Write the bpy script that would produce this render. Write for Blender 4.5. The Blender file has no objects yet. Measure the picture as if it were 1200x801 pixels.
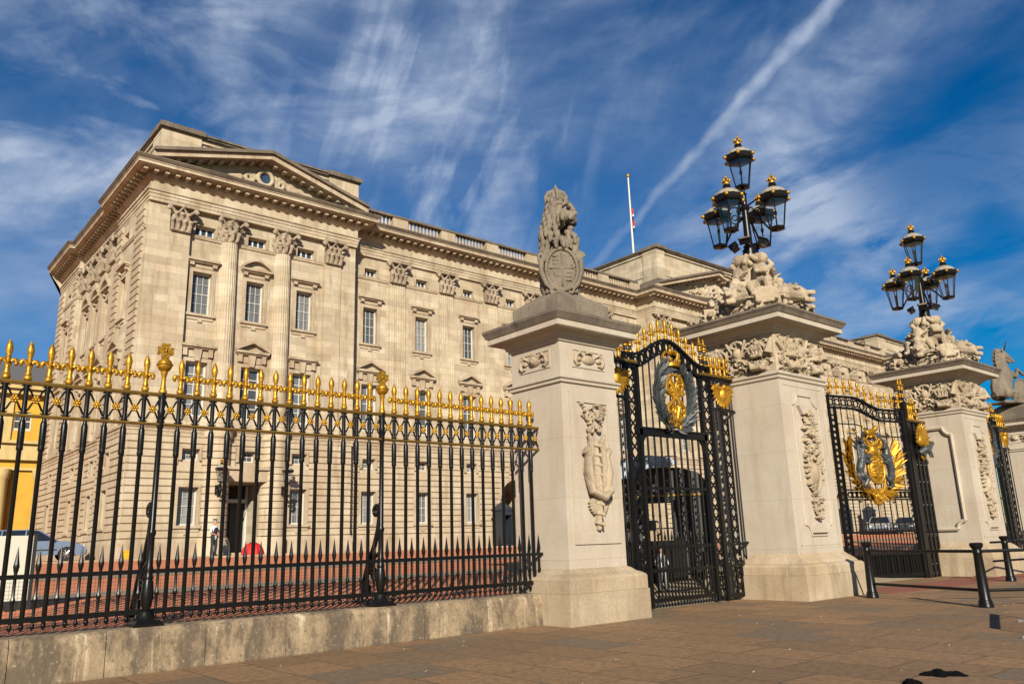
import bpy, math, random
from mathutils import Vector, Matrix, noise as mnoise
R = math.radians
PI = math.pi
scene = bpy.context.scene
COL = scene.collection
random.seed(7)

# ------------------------------------------------------------------ materials
MATS = {}
ALB = .76            # overall albedo: stone about .4, paint about .5
def _mat(name):
    m = bpy.data.materials.new(name); m.use_nodes = True
    nt = m.node_tree; nt.nodes.clear()
    out = nt.nodes.new('ShaderNodeOutputMaterial')
    b = nt.nodes.new('ShaderNodeBsdfPrincipled')
    nt.links.new(b.outputs[0], out.inputs[0])
    MATS[name] = m
    return m, nt, b
def N(nt, t, **kw):
    n = nt.nodes.new(t)
    for k, v in kw.items():
        if k.startswith('i_'):
            n.inputs[k[2:].replace('_', ' ')].default_value = v
        else:
            setattr(n, k, v)
    return n
def pos(nt):
    return N(nt, 'ShaderNodeNewGeometry').outputs['Position']
def noise_tex(nt, vec, scale, detail=4, rough=.55, stretch=None, dist=0):
    if stretch:
        mp = N(nt, 'ShaderNodeMapping'); mp.inputs['Scale'].default_value = stretch
        nt.links.new(vec, mp.inputs['Vector']); vec = mp.outputs[0]
    n = N(nt, 'ShaderNodeTexNoise'); n.inputs['Scale'].default_value = scale
    n.inputs['Detail'].default_value = detail; n.inputs['Roughness'].default_value = rough
    n.inputs['Distortion'].default_value = dist
    nt.links.new(vec, n.inputs['Vector'])
    return n.outputs['Fac']
def ramp(nt, fac, stops):
    r = N(nt, 'ShaderNodeValToRGB'); cr = r.color_ramp
    while len(cr.elements) < len(stops): cr.elements.new(.5)
    for e, (p, c) in zip(cr.elements, stops):
        e.position = p; e.color = (c, c, c, 1) if not hasattr(c, '__len__') else (*c[:3], 1)
    nt.links.new(fac, r.inputs[0])
    return r.outputs[0]
def mix(nt, fac, a, b, mode='MIX'):
    m = N(nt, 'ShaderNodeMix', data_type='RGBA', blend_type=mode)
    for s, v in ((m.inputs[0], fac), (m.inputs[6], a), (m.inputs[7], b)):
        if hasattr(v, 'is_output'): nt.links.new(v, s)
        elif hasattr(v, '__len__'): s.default_value = (*v[:3], 1)
        else: s.default_value = v
    return m.outputs[2]
def math_n(nt, op, a, b=None, clamp=False):
    m = N(nt, 'ShaderNodeMath', operation=op); m.use_clamp = clamp
    for s, v in ((m.inputs[0], a), (m.inputs[1], b)):
        if v is None: continue
        if hasattr(v, 'is_output'): nt.links.new(v, s)
        else: s.default_value = v
    return m.outputs[0]
def bump(nt, bsdf, h, strength=.4, dist=.02):
    b = N(nt, 'ShaderNodeBump'); b.inputs['Strength'].default_value = strength; b.inputs['Distance'].default_value = dist
    nt.links.new(h, b.inputs['Height']); nt.links.new(b.outputs[0], bsdf.inputs['Normal'])
def wall_uv(nt):
    s = N(nt, 'ShaderNodeSeparateXYZ'); nt.links.new(pos(nt), s.inputs[0])
    u = math_n(nt, 'ADD', s.outputs[0], s.outputs[1])
    c = N(nt, 'ShaderNodeCombineXYZ'); nt.links.new(u, c.inputs[0]); nt.links.new(s.outputs[2], c.inputs[1])
    return c.outputs[0]

def stone(name, c1, c2, stain, stain_amt=.5, joints=None, speck=.15, bstr=.25, rough=.85, fine=18, jv=1.0, coarse=0):
    """weathered stone: two tones, vertical run-off stains, optional ashlar joints"""
    c1, c2, stain = [[x*ALB for x in c] for c in (c1, c2, stain)]
    m, nt, b = _mat(name)
    p = pos(nt)
    n1 = noise_tex(nt, p, .8, 5, .6)
    col = mix(nt, ramp(nt, n1, [(.35, 0), (.65, 1)]), c1, c2)
    n2 = noise_tex(nt, p, 1.3, 5, .65, (1.6, 1.6, .22))
    st = math_n(nt, 'MULTIPLY', ramp(nt, n2, [(.52, 0), (.72, 1)]), stain_amt)
    col = mix(nt, st, col, stain)
    n5 = noise_tex(nt, p, .55, 6, .72, (1.2, 1.2, .6))      # broad cloudy soot
    col = mix(nt, math_n(nt, 'MULTIPLY', ramp(nt, n5, [(.50, 0), (.68, 1)]), stain_amt*.6), col, [x*1.25 for x in stain])
    n6 = noise_tex(nt, p, 4.5, 5, .7, (2.2, 2.2, .12))      # thin run-off streaks
    col = mix(nt, math_n(nt, 'MULTIPLY', ramp(nt, n6, [(.56, 0), (.70, 1)]), stain_amt*.55), col, stain)
    n3 = noise_tex(nt, p, fine, 3, .7)
    col = mix(nt, math_n(nt, 'MULTIPLY', ramp(nt, n3, [(.4, 1), (.6, 0)]), speck), col, [x*.45 for x in c2])
    h = n3
    if joints:
        bw, bh, ms = joints
        br = N(nt, 'ShaderNodeTexBrick'); br.inputs['Scale'].default_value = 1
        br.inputs['Brick Width'].default_value = bw; br.inputs['Row Height'].default_value = bh
        br.inputs['Mortar Size'].default_value = ms; br.inputs['Mortar Smooth'].default_value = .2
        br.inputs['Color1'].default_value = (1-.26*jv, 1-.28*jv, 1-.31*jv, 1); br.inputs['Color2'].default_value = (1+.12*jv, 1+.10*jv, 1+.07*jv, 1)
        br.inputs['Mortar'].default_value = (.62, .55, .46, 1)
        nt.links.new(wall_uv(nt), br.inputs['Vector'])
        col = mix(nt, .75, col, br.outputs['Color'], 'MULTIPLY')
        h = math_n(nt, 'SUBTRACT', math_n(nt, 'MULTIPLY', n3, .5), br.outputs['Fac'])
    nt.links.new(col, b.inputs['Base Color'])
    b.inputs['Roughness'].default_value = rough
    bump(nt, b, h, bstr, .012)
    return m

def plain(name, c, rough=.5, metal=0, var=.15, scale=8, bstr=.0, spec=.5):
    c = [x*ALB for x in c]
    m, nt, b = _mat(name)
    n = noise_tex(nt, pos(nt), scale, 4)
    col = mix(nt, n, [x*(1-var) for x in c], [min(1, x*(1+var)) for x in c])
    nt.links.new(col, b.inputs['Base Color'])
    b.inputs['Roughness'].default_value = rough; b.inputs['Metallic'].default_value = metal
    b.inputs['Specular IOR Level'].default_value = spec
    if bstr: bump(nt, b, n, bstr, .01)
    return m

stone('palace_stone', (.61, .545, .415), (.495, .412, .285), (.30, .205, .12), .7, (1.25, .43, .010), .14)
stone('palace_rustic', (.59, .51, .37), (.485, .39, .258), (.30, .205, .12), .65, None, .16)
stone('palace_trim', (.57, .48, .35), (.42, .325, .21), (.22, .155, .095), .65, None, .2)
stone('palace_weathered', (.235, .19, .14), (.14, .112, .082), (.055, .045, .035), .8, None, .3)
stone('pillar_stone', (.555, .49, .40), (.485, .415, .325), (.33, .25, .165), .38, (2.3, 1.235, .004), .12, .16, jv=.22)
stone('pillar_base_stone', (.57, .47, .335), (.43, .325, .205), (.20, .15, .10), .55, (1.3, .6, .006), .22, .3)
stone('pillar_cornice', (.42, .345, .25), (.25, .20, .14), (.075, .06, .045), .75, None, .3)
stone('carved_stone', (.55, .455, .325), (.43, .335, .22), (.13, .095, .065), .75, None, .3, .3, fine=30)
stone('capital_stone', (.46, .38, .275), (.28, .22, .15), (.12, .09, .06), .6, None, .25, .3)
stone('statue_stone', (.29, .24, .175), (.15, .123, .09), (.08, .065, .05), .65, None, .3, .45, fine=26)
# kerb: lichen-mottled granite-like blocks, pale lime runs and dark soot spots
m, nt, b = _mat('plinth_stone')
p = pos(nt)
c0 = mix(nt, ramp(nt, noise_tex(nt, p, 2.2, 6, .7), [(.35, 0), (.65, 1)]), (0.2574, 0.195, 0.1248), (0.1404, 0.1037, 0.06474))
c0 = mix(nt, ramp(nt, noise_tex(nt, p, 3.4, 4, .6, (1.3, 1.3, .08)), [(.58, 0), (.66, .95)]), c0, (0.4056, 0.3432, 0.2496))
c0 = mix(nt, ramp(nt, noise_tex(nt, p, 1.1, 5, .7, (1.4, 1.4, .5)), [(.46, 0), (.57, .85)]), c0, (0.0663, 0.0507, 0.03666))
nn = noise_tex(nt, p, 17, 5, .75)
c0 = mix(nt, ramp(nt, nn, [(.36, .7), (.44, 0)]), c0, (0.0546, 0.0429, 0.0312)); c0 = mix(nt, ramp(nt, nn, [(.58, 0), (.68, .6)]), c0, (0.4056, 0.3432, 0.2496))
c0 = mix(nt, 1, c0, (1.16, 1.14, 1.08), 'MULTIPLY'); nt.links.new(c0, b.inputs['Base Color']); b.inputs['Roughness'].default_value = .9; bump(nt, b, nn, .6, .02)

m, nt, b = _mat('black_iron')
n = noise_tex(nt, pos(nt), 14, 4)
nt.links.new(mix(nt, n, (.003, .003, .0033), (.009, .0085, .008)), b.inputs['Base Color'])
b.inputs['Roughness'].default_value = .32; b.inputs['Specular IOR Level'].default_value = .22; bump(nt, b, noise_tex(nt, pos(nt), 60, 2), .12, .004)
m, nt, b = _mat('gold_leaf')
n = noise_tex(nt, pos(nt), 22, 4)
nt.links.new(mix(nt, ramp(nt, n, [(.35, 0), (.65, 1)]), (.25, .12, .007), (.52, .285, .024)), b.inputs['Base Color'])
b.inputs['Roughness'].default_value = .44; b.inputs['Metallic'].default_value = .62
bump(nt, b, noise_tex(nt, pos(nt), 50, 3), .2, .006)
plain('gold_rail', (.24, .135, .02), .42, .5, .35, 10)
plain('grey_paint', (.05, .058, .064), .4, 0, .45, 14)
plain('white_paint', (.66, .63, .56), .5, 0, .06)
plain('cream_panel', (.62, .62, .52), .5, 0, .05)
plain('dark_paint', (.012, .012, .013), .6)
plain('black_cloth', (.003, .003, .003), .95, spec=.1)
plain('navy_wood', (.025, .032, .045), .45, 0, .2)
plain('red_fabric', (.55, .008, .006), .7, 0, .08)
plain('skin', (.50, .25, .16), .55, 0, .08)
plain('white_shirt', (.72, .72, .70), .8, 0, .06)
plain('dark_uniform', (.012, .014, .02), .8)
plain('hair_brown', (.07, .035, .015), .7)
plain('rubber', (.012, .012, .012), .8)
plain('alloy', (.55, .55, .56), .3, .8)
plain('car_blue', (.25, .34, .50), .22, .45, .04)
plain('car_silver', (.55, .56, .58), .22, .6, .04)
plain('car_dark', (.03, .04, .05), .25, .2, .04)
plain('headlight', (.7, .72, .74), .1)
plain('red_lamp', (.5, .02, .01), .2)
plain('yellow_paint', (.75, .42, .01), .5)
plain('text_grey', (.06, .06, .05), .6)
plain('steel', (.45, .47, .50), .35, .8)
stone('ochre_render', (.70, .42, .05), (.62, .35, .035), (.40, .22, .04), .35, None, .06)
stone('ochre_trim', (.66, .52, .24), (.60, .45, .18), (.36, .25, .1), .4, None, .06)
plain('lead_roof', (.16, .15, .14), .6, 0, .25, 3)
plain('flag_white', (.8, .8, .8), .8, 0, .02)
plain('flag_red', (.55, .015, .02), .8, 0, .05)
plain('flag_blue', (.01, .03, .16), .8, 0, .05)
plain('lantern_dome', (.33, .30, .24), .4, 0, .12, 12)
plain('spot_glass', (.30, .22, .14), .15, 0, .1)

# lantern glass: clear, slightly tinted
m, nt, b = _mat('lantern_glass')
tr = N(nt, 'ShaderNodeBsdfTransparent'); tr.inputs[0].default_value = (.93, .95, .96, 1)
gl = N(nt, 'ShaderNodeBsdfGlossy'); gl.inputs['Roughness'].default_value = .05
ms = N(nt, 'ShaderNodeMixShader'); ms.inputs[0].default_value = .08
nt.links.new(tr.outputs[0], ms.inputs[1]); nt.links.new(gl.outputs[0], ms.inputs[2])
nt.links.new(ms.outputs[0], nt.nodes['Material Output'].inputs[0])
# window glass with net curtains hanging behind it
m, nt, b = _mat('window_glass')
p = pos(nt)
f = noise_tex(nt, p, 3.2, 3, .6, (3.2, 3.2, .12))
big = N(nt, 'ShaderNodeObjectInfo').outputs['Random']
cur = mix(nt, ramp(nt, f, [(.3, 0), (.7, 1)]), (0.0585, 0.0702, 0.078), (0.195, 0.2145, 0.2223))
col = mix(nt, ramp(nt, big, [(.25, 0), (.9, 1)]), mix(nt, .25, cur, (0.3276, 0.3276, 0.312)), mix(nt, .7, cur, (0.0156, 0.02184, 0.02808)))
nt.links.new(col, b.inputs['Base Color']); b.inputs['Roughness'].default_value = .06
b.inputs['Specular IOR Level'].default_value = .6
m, nt, b = _mat('attic_glass')
nt.links.new(mix(nt, noise_tex(nt, pos(nt), 2.2, 2), (0.0117, 0.0234, 0.0468), (0.0468, 0.078, 0.1248)), b.inputs['Base Color'])
b.inputs['Roughness'].default_value = .08
m, nt, b = _mat('car_glass')
b.inputs['Base Color'].default_value = (0.0117, 0.0156, 0.02184, 1); b.inputs['Roughness'].default_value = .05
# glazed canopy of the shelter, blue-white reflections painted into its colour
m, nt, b = _mat('canopy_glass')
v = N(nt, 'ShaderNodeTexVoronoi'); v.inputs['Scale'].default_value = 1.6; nt.links.new(pos(nt), v.inputs['Vector'])
nt.links.new(mix(nt, ramp(nt, v.outputs['Distance'], [(.2, 0), (.5, 1)]), (.03, .05, .09), (.30, .36, .42)), b.inputs['Base Color'])
b.inputs['Roughness'].default_value = .08

# pavement: worn york stone flags, rows running along Y
m, nt, b = _mat('paving')
p = pos(nt)
s = N(nt, 'ShaderNodeSeparateXYZ'); nt.links.new(p, s.inputs[0])
c = N(nt, 'ShaderNodeCombineXYZ'); nt.links.new(s.outputs[1], c.inputs[0]); nt.links.new(s.outputs[0], c.inputs[1])
wob = N(nt, 'ShaderNodeTexNoise'); wob.inputs['Scale'].default_value = .35; nt.links.new(p, wob.inputs['Vector'])
vm = N(nt, 'ShaderNodeVectorMath', operation='MULTIPLY_ADD')
nt.links.new(wob.outputs['Color'], vm.inputs[0]); vm.inputs[1].default_value = (.05, .03, 0); nt.links.new(c.outputs[0], vm.inputs[2])
br = N(nt, 'ShaderNodeTexBrick'); br.offset = .37; br.offset_frequency = 2; br.squash = .72; br.squash_frequency = 3
br.inputs['Scale'].default_value = 1; br.inputs['Brick Width'].default_value = 1.5; br.inputs['Row Height'].default_value = .84
br.inputs['Mortar Size'].default_value = .013; br.inputs['Mortar Smooth'].default_value = .3; br.inputs['Bias'].default_value = .0
br.inputs['Color1'].default_value = (0.258, 0.1591, 0.0817, 1); br.inputs['Color2'].default_value = (0.1462, 0.09632, 0.05332, 1)
br.inputs['Mortar'].default_value = (0.043, 0.0258, 0.01376, 1)
nt.links.new(vm.outputs[0], br.inputs['Vector'])
col = br.outputs['Color']
br2 = N(nt, 'ShaderNodeTexBrick'); br2.offset = .37; br2.squash = .72; br2.squash_frequency = 3
for k, vv in (('Scale', 1), ('Brick Width', 1.5), ('Row Height', .84), ('Mortar Size', 0), ('Bias', .0)): br2.inputs[k].default_value = vv
br2.inputs['Color1'].default_value = (0, 0, 0, 1); br2.inputs['Color2'].default_value = (1, 1, 1, 1)
nt.links.new(vm.outputs[0], br2.inputs['Vector'])
col = mix(nt, ramp(nt, br2.outputs['Color'], [(.86, 0), (.9, .75)]), col, (0.1462, 0.1204, 0.0903))
patch = noise_tex(nt, p, .45, 5, .6)
col = mix(nt, ramp(nt, patch, [(.46, .0), (.66, .4)]), col, (0.2322, 0.1462, 0.07568))
n3 = noise_tex(nt, p, 9, 6, .7)
col = mix(nt, math_n(nt, 'MULTIPLY', ramp(nt, n3, [(.40, 1), (.56, 0)]), .5), col, (0.0731, 0.0473, 0.02752))
n4 = noise_tex(nt, p, 70, 2, .6)
col = mix(nt, math_n(nt, 'MULTIPLY', ramp(nt, n4, [(.66, 0), (.72, 1)]), .35), col, (0.2838, 0.2236, 0.1462))
col = mix(nt, 1, col, (1.12, 1.04, .90), 'MULTIPLY')
nt.links.new(col, b.inputs['Base Color']); b.inputs['Roughness'].default_value = .82
h = math_n(nt, 'SUBTRACT', math_n(nt, 'MULTIPLY', n3, .45), br.outputs['Fac'])
bump(nt, b, h, .35, .012)

def ground_mat(name, c1, c2, sc=30, rough=.9):
    c1, c2 = [x*ALB for x in c1], [x*ALB for x in c2]
    m, nt, b = _mat(name)
    p = pos(nt)
    n = noise_tex(nt, p, .35, 5, .6); f = noise_tex(nt, p, sc, 3, .7)
    col = mix(nt, ramp(nt, n, [(.35, 0), (.65, 1)]), c1, c2)
    col = mix(nt, math_n(nt, 'MULTIPLY', ramp(nt, f, [(.35, 1), (.6, 0)]), .3), col, [x*.5 for x in c1])
    nt.links.new(col, b.inputs['Base Color']); b.inputs['Roughness'].default_value = rough
    bump(nt, b, f, .3, .01)
ground_mat('red_tarmac', (.78, .27, .118), (.68, .225, .10))
ground_mat('red_road', (.33, .105, .06), (.28, .09, .05))
ground_mat('gravel_band', (.36, .285, .19), (.30, .23, .15), 20)
ground_mat('far_ground', (.25, .22, .17), (.2, .18, .14), 4)

# ------------------------------------------------------------------ mesh builder
class MB:
    def __init__(s): s.v = []; s.f = []
    def add(s, vs, fs):
        o = len(s.v); s.v += [tuple(x) for x in vs]; s.f += [tuple(i+o for i in f) for f in fs]; return s
    def box(s, x0, y0, z0, x1, y1, z1):
        return s.add([(x0,y0,z0),(x1,y0,z0),(x1,y1,z0),(x0,y1,z0),(x0,y0,z1),(x1,y0,z1),(x1,y1,z1),(x0,y1,z1)],
                     [(0,3,2,1),(4,5,6,7),(0,1,5,4),(1,2,6,5),(2,3,7,6),(3,0,4,7)])
    def frustum(s, cx, cy, z0, z1, hx0, hy0, hx1, hy1):
        return s.add([(cx-hx0,cy-hy0,z0),(cx+hx0,cy-hy0,z0),(cx+hx0,cy+hy0,z0),(cx-hx0,cy+hy0,z0),
                      (cx-hx1,cy-hy1,z1),(cx+hx1,cy-hy1,z1),(cx+hx1,cy+hy1,z1),(cx-hx1,cy+hy1,z1)],
                     [(0,3,2,1),(4,5,6,7),(0,1,5,4),(1,2,6,5),(2,3,7,6),(3,0,4,7)])
    def quad(s, a, b, c, d): return s.add([a,b,c,d], [(0,1,2,3)])
    def tube(s, pts, rad, n=8, caps=True, flat=1.0):
        pts = [Vector(p) for p in pts]; k = len(pts)
        if not hasattr(rad, '__len__'): rad = [rad]*k
        vs = []; prev = None
        for i, p in enumerate(pts):
            t = (pts[min(i+1,k-1)]-pts[max(i-1,0)])
            if t.length < 1e-9: t = Vector((0,0,1))
            t.normalize()
            if prev is None:
                a = Vector((0,0,1)) if abs(t.z) < .9 else Vector((1,0,0))
                u = t.cross(a).normalized()
            else:
                u = prev - t*prev.dot(t)
                u = u.normalized() if u.length > 1e-6 else t.orthogonal().normalized()
            prev = u; w = t.cross(u)
            for j in range(n):
                an = 2*PI*j/n
                vs.append(p + (u*math.cos(an) + w*math.sin(an)*flat)*rad[i])
        fs = [(i*n+j, i*n+(j+1)%n, (i+1)*n+(j+1)%n, (i+1)*n+j) for i in range(k-1) for j in range(n)]
        if caps: fs += [tuple(range(n-1,-1,-1)), tuple((k-1)*n+j for j in range(n))]
        return s.add(vs, fs)
    def cyl(s, p0, p1, r0, r1=None, n=10): return s.tube([p0,p1], [r0, r0 if r1 is None else r1], n)
    def lathe(s, cx, cy, prof, n=12, rot=0, sq=False):
        vs = []; k = len(prof)
        for r, z in prof:
            for j in range(n):
                an = 2*PI*j/n + rot
                vs.append((cx+max(r,1e-4)*math.cos(an), cy+max(r,1e-4)*math.sin(an), z))
        fs = [(i*n+j, i*n+(j+1)%n, (i+1)*n+(j+1)%n, (i+1)*n+j) for i in range(k-1) for j in range(n)]
        fs += [tuple(range(n-1,-1,-1)), tuple((k-1)*n+j for j in range(n))]
        return s.add(vs, fs)
    def prism(s, poly, axis, lo, hi):
        n = len(poly)
        def P(a, b, t): return (a,t,b) if axis == 'y' else (t,a,b) if axis == 'x' else (a,b,t)
        vs = [P(a,b,lo) for a,b in poly] + [P(a,b,hi) for a,b in poly]
        fs = [tuple(range(n)), tuple(range(2*n-1,n-1,-1))] + [(i,i+n,(i+1)%n+n,(i+1)%n) for i in range(n)]
        return s.add(vs, fs)
    def ball(s, c, r, n=10, m=7, rot=None):
        if not hasattr(r, '__len__'): r = (r,r,r)
        M = rot or Matrix.Identity(3); c = Vector(c); vs = []
        for i in range(m+1):
            th = PI*i/m
            for j in range(n):
                ph = 2*PI*j/n
                vs.append(c + M @ Vector((r[0]*math.sin(th)*math.cos(ph), r[1]*math.sin(th)*math.sin(ph), r[2]*math.cos(th))))
        return s.add(vs, [(i*n+j, (i+1)*n+j, (i+1)*n+(j+1)%n, i*n+(j+1)%n) for i in range(m) for j in range(n)])
    def sweep(s, path, prof, closed=False, side=1):
        """moulding: profile (out, z) swept along an xy path with mitred corners; out is to the right of travel * side"""
        k = len(path); P = [Vector((a,b)) for a,b in path]; off = []
        def nrm(a, b):
            d = (b-a).normalized(); return Vector((d.y, -d.x))*side
        for i in range(k):
            ns = []
            if closed or i > 0: ns.append(nrm(P[i-1], P[i]))
            if closed or i < k-1: ns.append(nrm(P[i], P[(i+1)%k]))
            off.append(ns[0] if len(ns) == 1 else (ns[0]+ns[1])/(1+ns[0].dot(ns[1])))
        n = len(prof); vs = [(P[i].x+off[i].x*o, P[i].y+off[i].y*o, z) for i in range(k) for o, z in prof]
        fs = []
        for i in range(k if closed else k-1):
            a, c = i*n, ((i+1)%k)*n
            fs += [(a+j, c+j, c+j+1, a+j+1) for j in range(n-1)]
        if not closed: fs += [tuple(range(n)), tuple(range(k*n-1, (k-1)*n-1, -1))]
        return s.add(vs, fs)
    def leaf(s, base, d, up, L, W, th=.02, curl=0):
        base = Vector(base); d = Vector(d).normalized(); up = Vector(up).normalized(); w = d.cross(up).normalized()
        vs = []
        for t, wd in ((0,.25),(.35,1),(.7,.8),(1,.05)):
            c = base + d*L*t + up*curl*t*t
            vs += [c - w*W*wd/2, c + up*th*(1 if t < 1 else .3), c + w*W*wd/2, c - up*th]
        fs = []
        for i in range(3):
            a, b = i*4, i*4+4
            fs += [(a+j, a+(j+1)%4, b+(j+1)%4, b+j) for j in range(4)]
        fs += [(0,3,2,1), (12,13,14,15)]
        return s.add(vs, fs)
    def merge(s, o, M=None):
        return s.add([M @ Vector(v) for v in o.v] if M else o.v, o.f)
    def mesh(s, name, off=(0,0,0), smooth=30):
        me = bpy.data.meshes.new(name)
        me.from_pydata([(a-off[0], b-off[1], c-off[2]) for a,b,c in s.v], [], s.f)
        me.update()
        if smooth:
            me.polygons.foreach_set('use_smooth', [True]*len(me.polygons))
            me.set_sharp_from_angle(angle=R(smooth))
        return me

def link(name, me, mat, parent=None, loc=(0,0,0)):
    o = bpy.data.objects.new(name, me); COL.objects.link(o)
    if mat and not me.materials: me.materials.append(MATS[mat])
    if parent: o.parent = parent
    o.location = loc
    return o
def tag(o, label=None, cat=None, group=None, kind=None):
    if label: o['label'] = label
    if cat: o['category'] = cat
    if group: o['group'] = group
    if kind: o['kind'] = kind
    return o
def thing(name, label, cat, loc=(0,0,0), rotz=0, group=None):
    o = bpy.data.objects.new(name, None); COL.objects.link(o)
    o.empty_display_size = .2
    o.location = loc; o.rotation_euler = (0,0,rotz)
    return tag(o, label, cat, group)
def part(name, mb, mat, parent, off=(0,0,0), smooth=30, loc=(0,0,0), label=None):
    o = link(name, mb.mesh(name, off, smooth), mat, parent, loc)
    if label: o['label'] = label
    return o
def single(name, mb, mat, label, cat, group=None, smooth=30, loc=(0,0,0)):
    return tag(link(name, mb.mesh(name, (0,0,0), smooth), mat, None, loc), label, cat, group)
def struct(name, mb, mat, smooth=0):
    return tag(link(name, mb.mesh(name, (0,0,0), smooth), mat), kind='structure')
def kids(o): return list(o.children)
def dup(o, parent=None):
    c = o.copy(); COL.objects.link(c)
    if parent is not None: c.parent = parent
    for ch in kids(o): dup(ch, c)
    return c

_clouds = bpy.data.textures.new('sculpt_noise', 'CLOUDS'); _clouds.noise_scale = .12; _clouds.noise_depth = 2
_clouds2 = bpy.data.textures.new('sculpt_noise_fine', 'CLOUDS'); _clouds2.noise_scale = .05; _clouds2.noise_depth = 2
def sculpt(mb, name, voxel, off=(0,0,0), smooth=2, disp=0, fine=False, dec=None):
    """fuse overlapping forms into one carved surface"""
    me = bpy.data.meshes.new('tmp'); me.from_pydata([(a-off[0],b-off[1],c-off[2]) for a,b,c in mb.v], [], mb.f); me.update()
    o = bpy.data.objects.new('tmp', me); COL.objects.link(o)
    md = o.modifiers.new('r', 'REMESH'); md.mode = 'VOXEL'; md.voxel_size = voxel
    if smooth:
        md = o.modifiers.new('s', 'SMOOTH'); md.factor = .5; md.iterations = smooth
    if disp:
        md = o.modifiers.new('d', 'DISPLACE'); md.texture = _clouds2 if fine else _clouds; md.strength = disp; md.mid_level = .5
        md.texture_coords = 'LOCAL'
    if dec:
        md = o.modifiers.new('c', 'DECIMATE'); md.ratio = dec
    dg = bpy.context.evaluated_depsgraph_get()
    res = bpy.data.meshes.new_from_object(o.evaluated_get(dg), preserve_all_data_layers=False, depsgraph=dg)
    res.name = name; res.polygons.foreach_set('use_smooth', [True]*len(res.polygons)); res.update()
    bpy.data.objects.remove(o); bpy.data.meshes.remove(me)
    return res
def rz(a): return Matrix.Rotation(a, 3, 'Z')
def orient(d):
    return Vector(d).to_track_quat('Z', 'Y').to_matrix()
def limb(mb, pts, rad, n=8):
    mb.tube(pts, rad, n)
    for p, r in zip(pts, rad): mb.ball(p, r, n, 6)
def spiral(c, r, turns, a0, n=18, plane='xz', sgn=1, r1=.15):
    out = []
    for i in range(n):
        t = i/(n-1); rr = r*(1-t)+r*r1*t; a = a0 + sgn*turns*2*PI*t
        u, w = rr*math.cos(a), rr*math.sin(a)
        out.append((c[0]+u, c[1], c[2]+w) if plane == 'xz' else (c[0], c[1]+u, c[2]+w))
    return out
# ------------------------------------------------------------------ camera
YAW, PITCH, ROLL, FPX = .706617295, .247256614, -.0318756484, 932.216
def cam_axes():
    cy, sy, cp, sp = math.cos(YAW), math.sin(YAW), math.cos(PITCH), math.sin(PITCH)
    f = Vector((sy*cp, cy*cp, sp)); r = Vector((cy, -sy, 0)); u = r.cross(f)
    cr, sr = math.cos(ROLL), math.sin(ROLL)
    return f, r*cr + u*sr, u*cr - r*sr
F_, R_, U_ = cam_axes()
cam = bpy.data.objects.new('camera', bpy.data.cameras.new('camera')); COL.objects.link(cam)
cam.matrix_world = Matrix(((R_.x, U_.x, -F_.x, 0), (R_.y, U_.y, -F_.y, 0), (R_.z, U_.z, -F_.z, 1.6), (0,0,0,1)))
cam.data.sensor_width = 36; cam.data.lens = FPX/1200*36; cam.data.clip_end = 5000; cam.data.clip_start = .1
scene.camera = cam
def bearing(x, y):
    """world direction of a spot in the sky, read off the photograph once"""
    return (F_ + R_*((x-600)/FPX) - U_*((y-400.5)/FPX)).normalized()

# ------------------------------------------------------------------ light
SUN_EL, SUN_AZ = 24, 38           # azimuth measured from straight-on (-Y) towards -X
sd = Vector((math.sin(R(SUN_AZ))*math.cos(R(SUN_EL)), math.cos(R(SUN_AZ))*math.cos(R(SUN_EL)), -math.sin(R(SUN_EL))))
sun = bpy.data.objects.new('sun', bpy.data.lights.new('sun', 'SUN')); COL.objects.link(sun)
sun.data.energy = 5; sun.data.angle = R(.53); sun.data.color = (1, .90, .74)
sun.rotation_euler = sd.to_track_quat('-Z', 'Y').to_euler(); sun.location = (0, -20, 40)
w = bpy.data.worlds.new('World'); scene.world = w; w.use_nodes = True
nt = w.node_tree; nt.nodes.clear()
wo = nt.nodes.new('ShaderNodeOutputWorld'); bg = nt.nodes.new('ShaderNodeBackground'); nt.links.new(bg.outputs[0], wo.inputs[0])
sky = nt.nodes.new('ShaderNodeTexSky'); sky.sky_type = 'NISHITA'; sky.sun_disc = False
sky.sun_elevation = R(SUN_EL); sky.sun_rotation = math.atan2(-sd.x, -sd.y)
sky.air_density = 1.0; sky.dust_density = .4; sky.ozone_density = 3.0; sky.altitude = 50
tc = nt.nodes.new('ShaderNodeTexCoord'); D = tc.outputs['Generated']
hs = N(nt, 'ShaderNodeHueSaturation'); hs.inputs['Saturation'].default_value = 1.9; hs.inputs['Value'].default_value = 1.06; hs.inputs['Hue'].default_value = .507
nt.links.new(sky.outputs[0], hs.inputs['Color'])
def dotn(v):
    n = N(nt, 'ShaderNodeVectorMath', operation='DOT_PRODUCT'); nt.links.new(D, n.inputs[0]); n.inputs[1].default_value = v
    return n.outputs['Value']
def blob(px, py, width):
    """soft round patch of sky about a bearing, width in radians"""
    d = dotn(bearing(px, py))
    m = N(nt, 'ShaderNodeMapRange', interpolation_type='SMOOTHSTEP'); nt.links.new(d, m.inputs[0])
    m.inputs[1].default_value = math.cos(width); m.inputs[2].default_value = math.cos(width*.15); m.inputs[3].default_value = 0; m.inputs[4].default_value = 1
    return m.outputs[0]
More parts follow.
